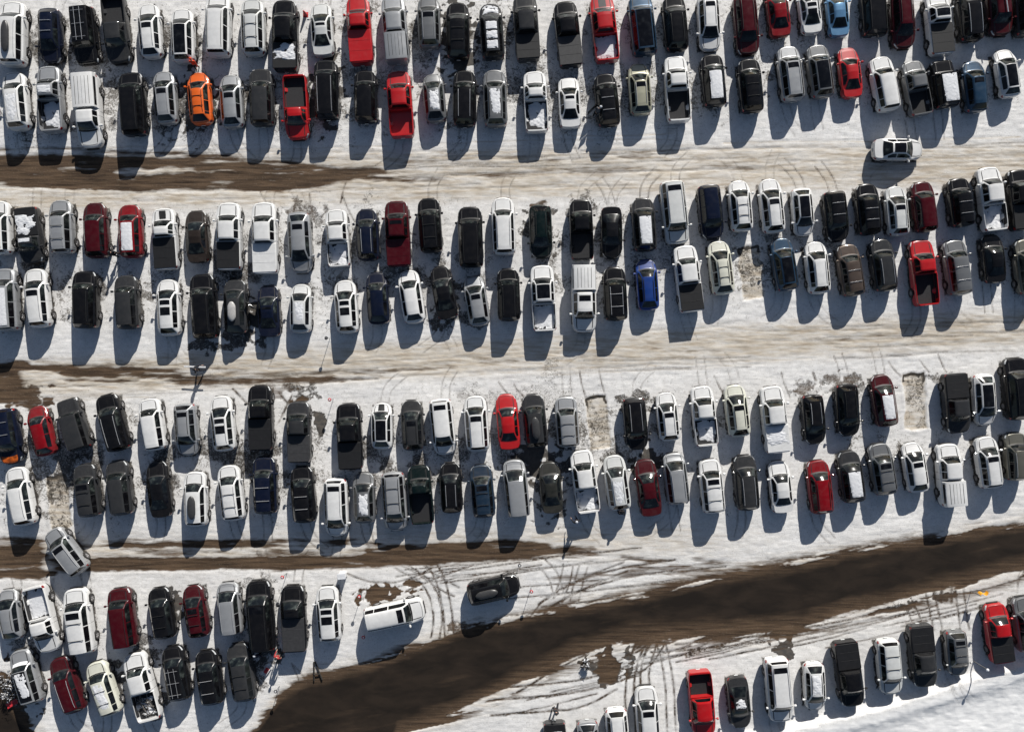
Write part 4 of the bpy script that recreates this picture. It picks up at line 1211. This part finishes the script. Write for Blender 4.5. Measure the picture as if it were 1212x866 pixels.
# red thing at left
x, y = at(13, 833, .3)
t = thing('red_sled', 'small red sled beside the snowy twigs at the left edge', 'sled', (x, y, .02), R(-60))
a = MB(); a.grid([[((j-2)*.11, (i-4)*.14, .04+.10*abs(j-2)/2+(.12 if i > 7 else 0)) for j in range(5)] for i in range(9)], 0); link('hull', a.mesh('hull', REDM), t)
a = MB(); a.tube([(-.2,.5,.2),(0,.75,.12),(.2,.5,.2)], .015, n=5); link('rope', a.mesh('rope', WHT), t)
x, y = at(316, 792, .2)
t = thing('sled', 'white and red sled lying on snow below the black SUV with sunroof', 'sled', (x, y, .03), R(-35))
a = MB(); a.grid([[((j-2)*.12, (i-4)*.15, .05+.10*abs(j-2)/2+(.12 if i > 7 else 0)) for j in range(5)] for i in range(9)], 0); link('hull', a.mesh('hull', WHT), t)
a = MB(); a.box((0,-.1,.16), (.3,.5,.16), 0, .05); link('cushion', a.mesh('cushion', REDM), t)

# people -----------------------------------------------------------
SKIN = mat('skin', (.52,.33,.25), rough=.6); HAIR = mat('hair', (.04,.025,.015), rough=.8)
def cloth(n, c): return mat(n, c, rough=.85, nscale=12, var=.25)
CB = cloth('black_cloth', (.012,.012,.015)); CO = cloth('orange_cloth', (.62,.06,.02)); CR = cloth('red_cloth', (.30,.03,.03)); CN = cloth('navy_cloth', (.015,.02,.045)); CW = cloth('pale_cloth', (.5,.52,.56)); CG = cloth('grey_cloth', (.10,.10,.11))
def skinned(name, joints, edges, parent, m, lvl=1):
    me = bpy.data.meshes.new(name); me.from_pydata([j[0] for j in joints], edges, []); me.materials.append(m)
    o = bpy.data.objects.new(name, me); C.objects.link(o); o.parent = parent
    sk = o.modifiers.new('Skin', 'SKIN'); sk.use_smooth_shade = True
    if not me.skin_vertices: pass
    for i, j in enumerate(joints):
        d = me.skin_vertices[0].data[i]; d.radius = (j[1], j[2] if len(j) > 2 else j[1]); d.use_root = (i == 0)
    ss = o.modifiers.new('Sub', 'SUBSURF'); ss.levels = lvl; ss.render_levels = lvl
    return o
def person(px, py, rz, label, jacket, trousers, hat, walk=.25, arm=.25, lean=0.0):
    x, y = at(px, py, 1.0)
    t = thing('person', label, 'person', (x, y, 0), R(rz))
    def ln(p): return (p[0], p[1]+lean*max(0, p[2]-.95), p[2]-abs(lean)*.25*max(0, p[2]-.95))
    pel = (0,0,.96); J = [(pel,.13,.10),((0,.0,1.15),.125,.09),((0,0,1.38),.15,.10),((0,.01,1.50),.06),((0,.02,1.58),.075,.085),((0,.03,1.68),.085,.10),((0,.03,1.76),.05)]
    E = [(0,1),(1,2),(2,3),(3,4),(4,5),(5,6)]
    J.append(((0,.125,1.665),.012)); E.append((5,7))   # nose
    for sd in (-1, 1):
        w = walk*sd; k = len(J)
        J += [((sd*.10,0,.90),.085),((sd*.11,w*.5,.50),.058),((sd*.11,w*.9-.04,.10),.042),((sd*.11,w*.9+.12,.04),.035)]
        E += [(0,k),(k,k+1),(k+1,k+2),(k+2,k+3)]
        k = len(J); aw = -arm*sd
        J += [((sd*.20,0,1.40),.055),((sd*.27,aw*.3-.02,1.12),.042),((sd*.28,aw+.10,.90),.030),((sd*.28,aw+.15,.83),.036,.018)]
        E += [(2,k),(k,k+1),(k+1,k+2),(k+2,k+3)]
        hnd = k+3; hx0, hy0, hz0 = sd*.28, aw+.15, .83
        for f in range(4):
            m_ = len(J); oy = (f-1.5)*.021; ll = (.065,.08,.075,.055)[f]
            J += [((hx0, hy0+oy, hz0-.04), .0095), ((hx0-sd*.015, hy0+oy+.01, hz0-.04-ll), .0085)]; E += [(hnd, m_), (m_, m_+1)]
        m_ = len(J); J += [((hx0-sd*.03, hy0+.03, hz0-.01), .0105), ((hx0-sd*.045, hy0+.045, hz0-.045), .009)]; E += [(hnd, m_), (m_, m_+1)]
    J = [((ln(j[0])),)+tuple(j[1:]) for j in J]
    skinned('body', J, E, t, SKIN, 1)
    JJ = [((0,0,.88),.17,.135),((0,0,1.15),.165,.125),((0,0,1.38),.185,.13),((0,0,1.50),.085)]; EE = [(0,1),(1,2),(2,3)]
    for sd in (-1, 1):
        k = len(JJ); aw = -arm*sd; JJ += [((sd*.20,0,1.40),.085),((sd*.27,aw*.3-.02,1.12),.068),((sd*.28,aw+.085,.915),.052)]; EE += [(2,k),(k,k+1),(k+1,k+2)]
    skinned('jacket', [((ln(j[0])),)+tuple(j[1:]) for j in JJ], EE, t, jacket, 1)
    JJ = [((0,0,.94),.15,.12)]; EE = []
    for sd in (-1, 1):
        w = walk*sd; k = len(JJ); JJ += [((sd*.10,0,.86),.105),((sd*.11,w*.5,.50),.078),((sd*.11,w*.9-.04,.10),.062)]; EE += [(0,k),(k,k+1),(k+1,k+2)]
    skinned('trousers', JJ, EE, t, trousers, 1)
    for sd in (-1, 1):
        w = walk*sd; skinned('boot', [((sd*.11,w*.9-.05,.09),.06),((sd*.11,w*.9-.04,.045),.052),((sd*.11,w*.9+.14,.04),.045)], [(0,1),(1,2)], t, CB, 1)
    q = ln((0,.02,1.71)); a = MB()
    a.lathe([(.112,-.03),(.122,.0),(.118,.05),(.09,.10),(.04,.125)], c=q, n=14); link('hat', a.mesh('hat', hat), t)
    for sd in (-1, 1):
        e = ln((sd*.034,.118,1.685)); a = MB(); a.lathe([(.004,-.008),(.010,0),(.004,.008)], c=e, n=8); link('eye', a.mesh('eye', HAIR), t)
    return t
person(229, 76, 0, 'person in a bright orange jacket standing in front of the orange SUV', CO, CB, CO, .12, .3, .25)
person(134, 300, 40, 'person in black standing between dark red and red SUVs, third row', CB, CB, CB, .1, .3)
pm = person(233, 437, -80, 'person in black walking the lane carrying a long white board', CB, CB, CB, .32, .35)
person(682, 616, 30, 'person in dark clothes with pale cap below the white pickup, sixth row', CB, CN, CW, .15, .25)
person(735, 607, 0, 'person in black bending behind the snowy white SUV, sixth row', CB, CB, CB, .15, .3, .5)
person(305, 776, 20, 'person in navy jacket behind the black SUV, left of another person', CN, CB, CW, .12, .3, .3)
person(329, 776, -20, 'person in dark red jacket right of a navy-dressed person, seventh row', CR, CB, CB, .12, .25)
person(658, 840, 150, 'person in black on the snow above the dark grey pickup, bottom edge', CB, CB, CB, .3, .3)
person(706, 133, -50, 'person in grey jacket loading at the open door of the black SUV', CG, CB, CW, .15, .4, .5)
x, y = at(230, 434, 1.1)
t = thing('white_board', 'long thin white board carried by the person walking the lane', 'board', (x, y, 1.02), R(-2))
a = MB(); a.box((0,0,0), (1.9,.14,.03), 0, .012); link('deck', a.mesh('deck', WHT), t)

# ------------------------------------------------------------------ light, camera, world
SUN_EL, SUN_AZ = 26.0, 17.0     # azimuth: degrees clockwise from +Y (towards +X)
sd = bpy.data.lights.new('sun', 'SUN'); sd.energy = 5.9; sd.angle = R(.5); sd.color = (1.0, .965, .91)
so = bpy.data.objects.new('sun', sd); C.objects.link(so)
so.rotation_euler = (R(90-SUN_EL), 0, R(180-SUN_AZ))
w = bpy.data.worlds.new('World'); bpy.context.scene.world = w; w.use_nodes = True
sk = w.node_tree.nodes.new('ShaderNodeTexSky'); sk.sky_type = 'NISHITA'; sk.sun_disc = False
sk.sun_elevation = R(SUN_EL); sk.sun_rotation = R(SUN_AZ)
bg = w.node_tree.nodes['Background']; bg.inputs[1].default_value = .054
tn = w.node_tree.nodes.new('ShaderNodeMix'); tn.data_type = 'RGBA'; tn.blend_type = 'MULTIPLY'; tn.inputs[0].default_value = 1; tn.inputs[7].default_value = (.98, .99, 1.02, 1)
w.node_tree.links.new(sk.outputs[0], tn.inputs[6]); w.node_tree.links.new(tn.outputs[2], bg.inputs[0])
cd = bpy.data.cameras.new('camera'); cam = bpy.data.objects.new('camera', cd); C.objects.link(cam)
cam.location = (0, 0, H); cam.rotation_euler = (0, 0, 0); cd.sensor_width = 36; cd.lens = F/1212*36; cd.clip_end = 6000
sc = bpy.context.scene; sc.camera = cam
sc.view_settings.view_transform = 'Standard'; sc.view_settings.look = 'None'; sc.view_settings.exposure = 0
sc.render.resolution_x = 1024; sc.render.resolution_y = 731
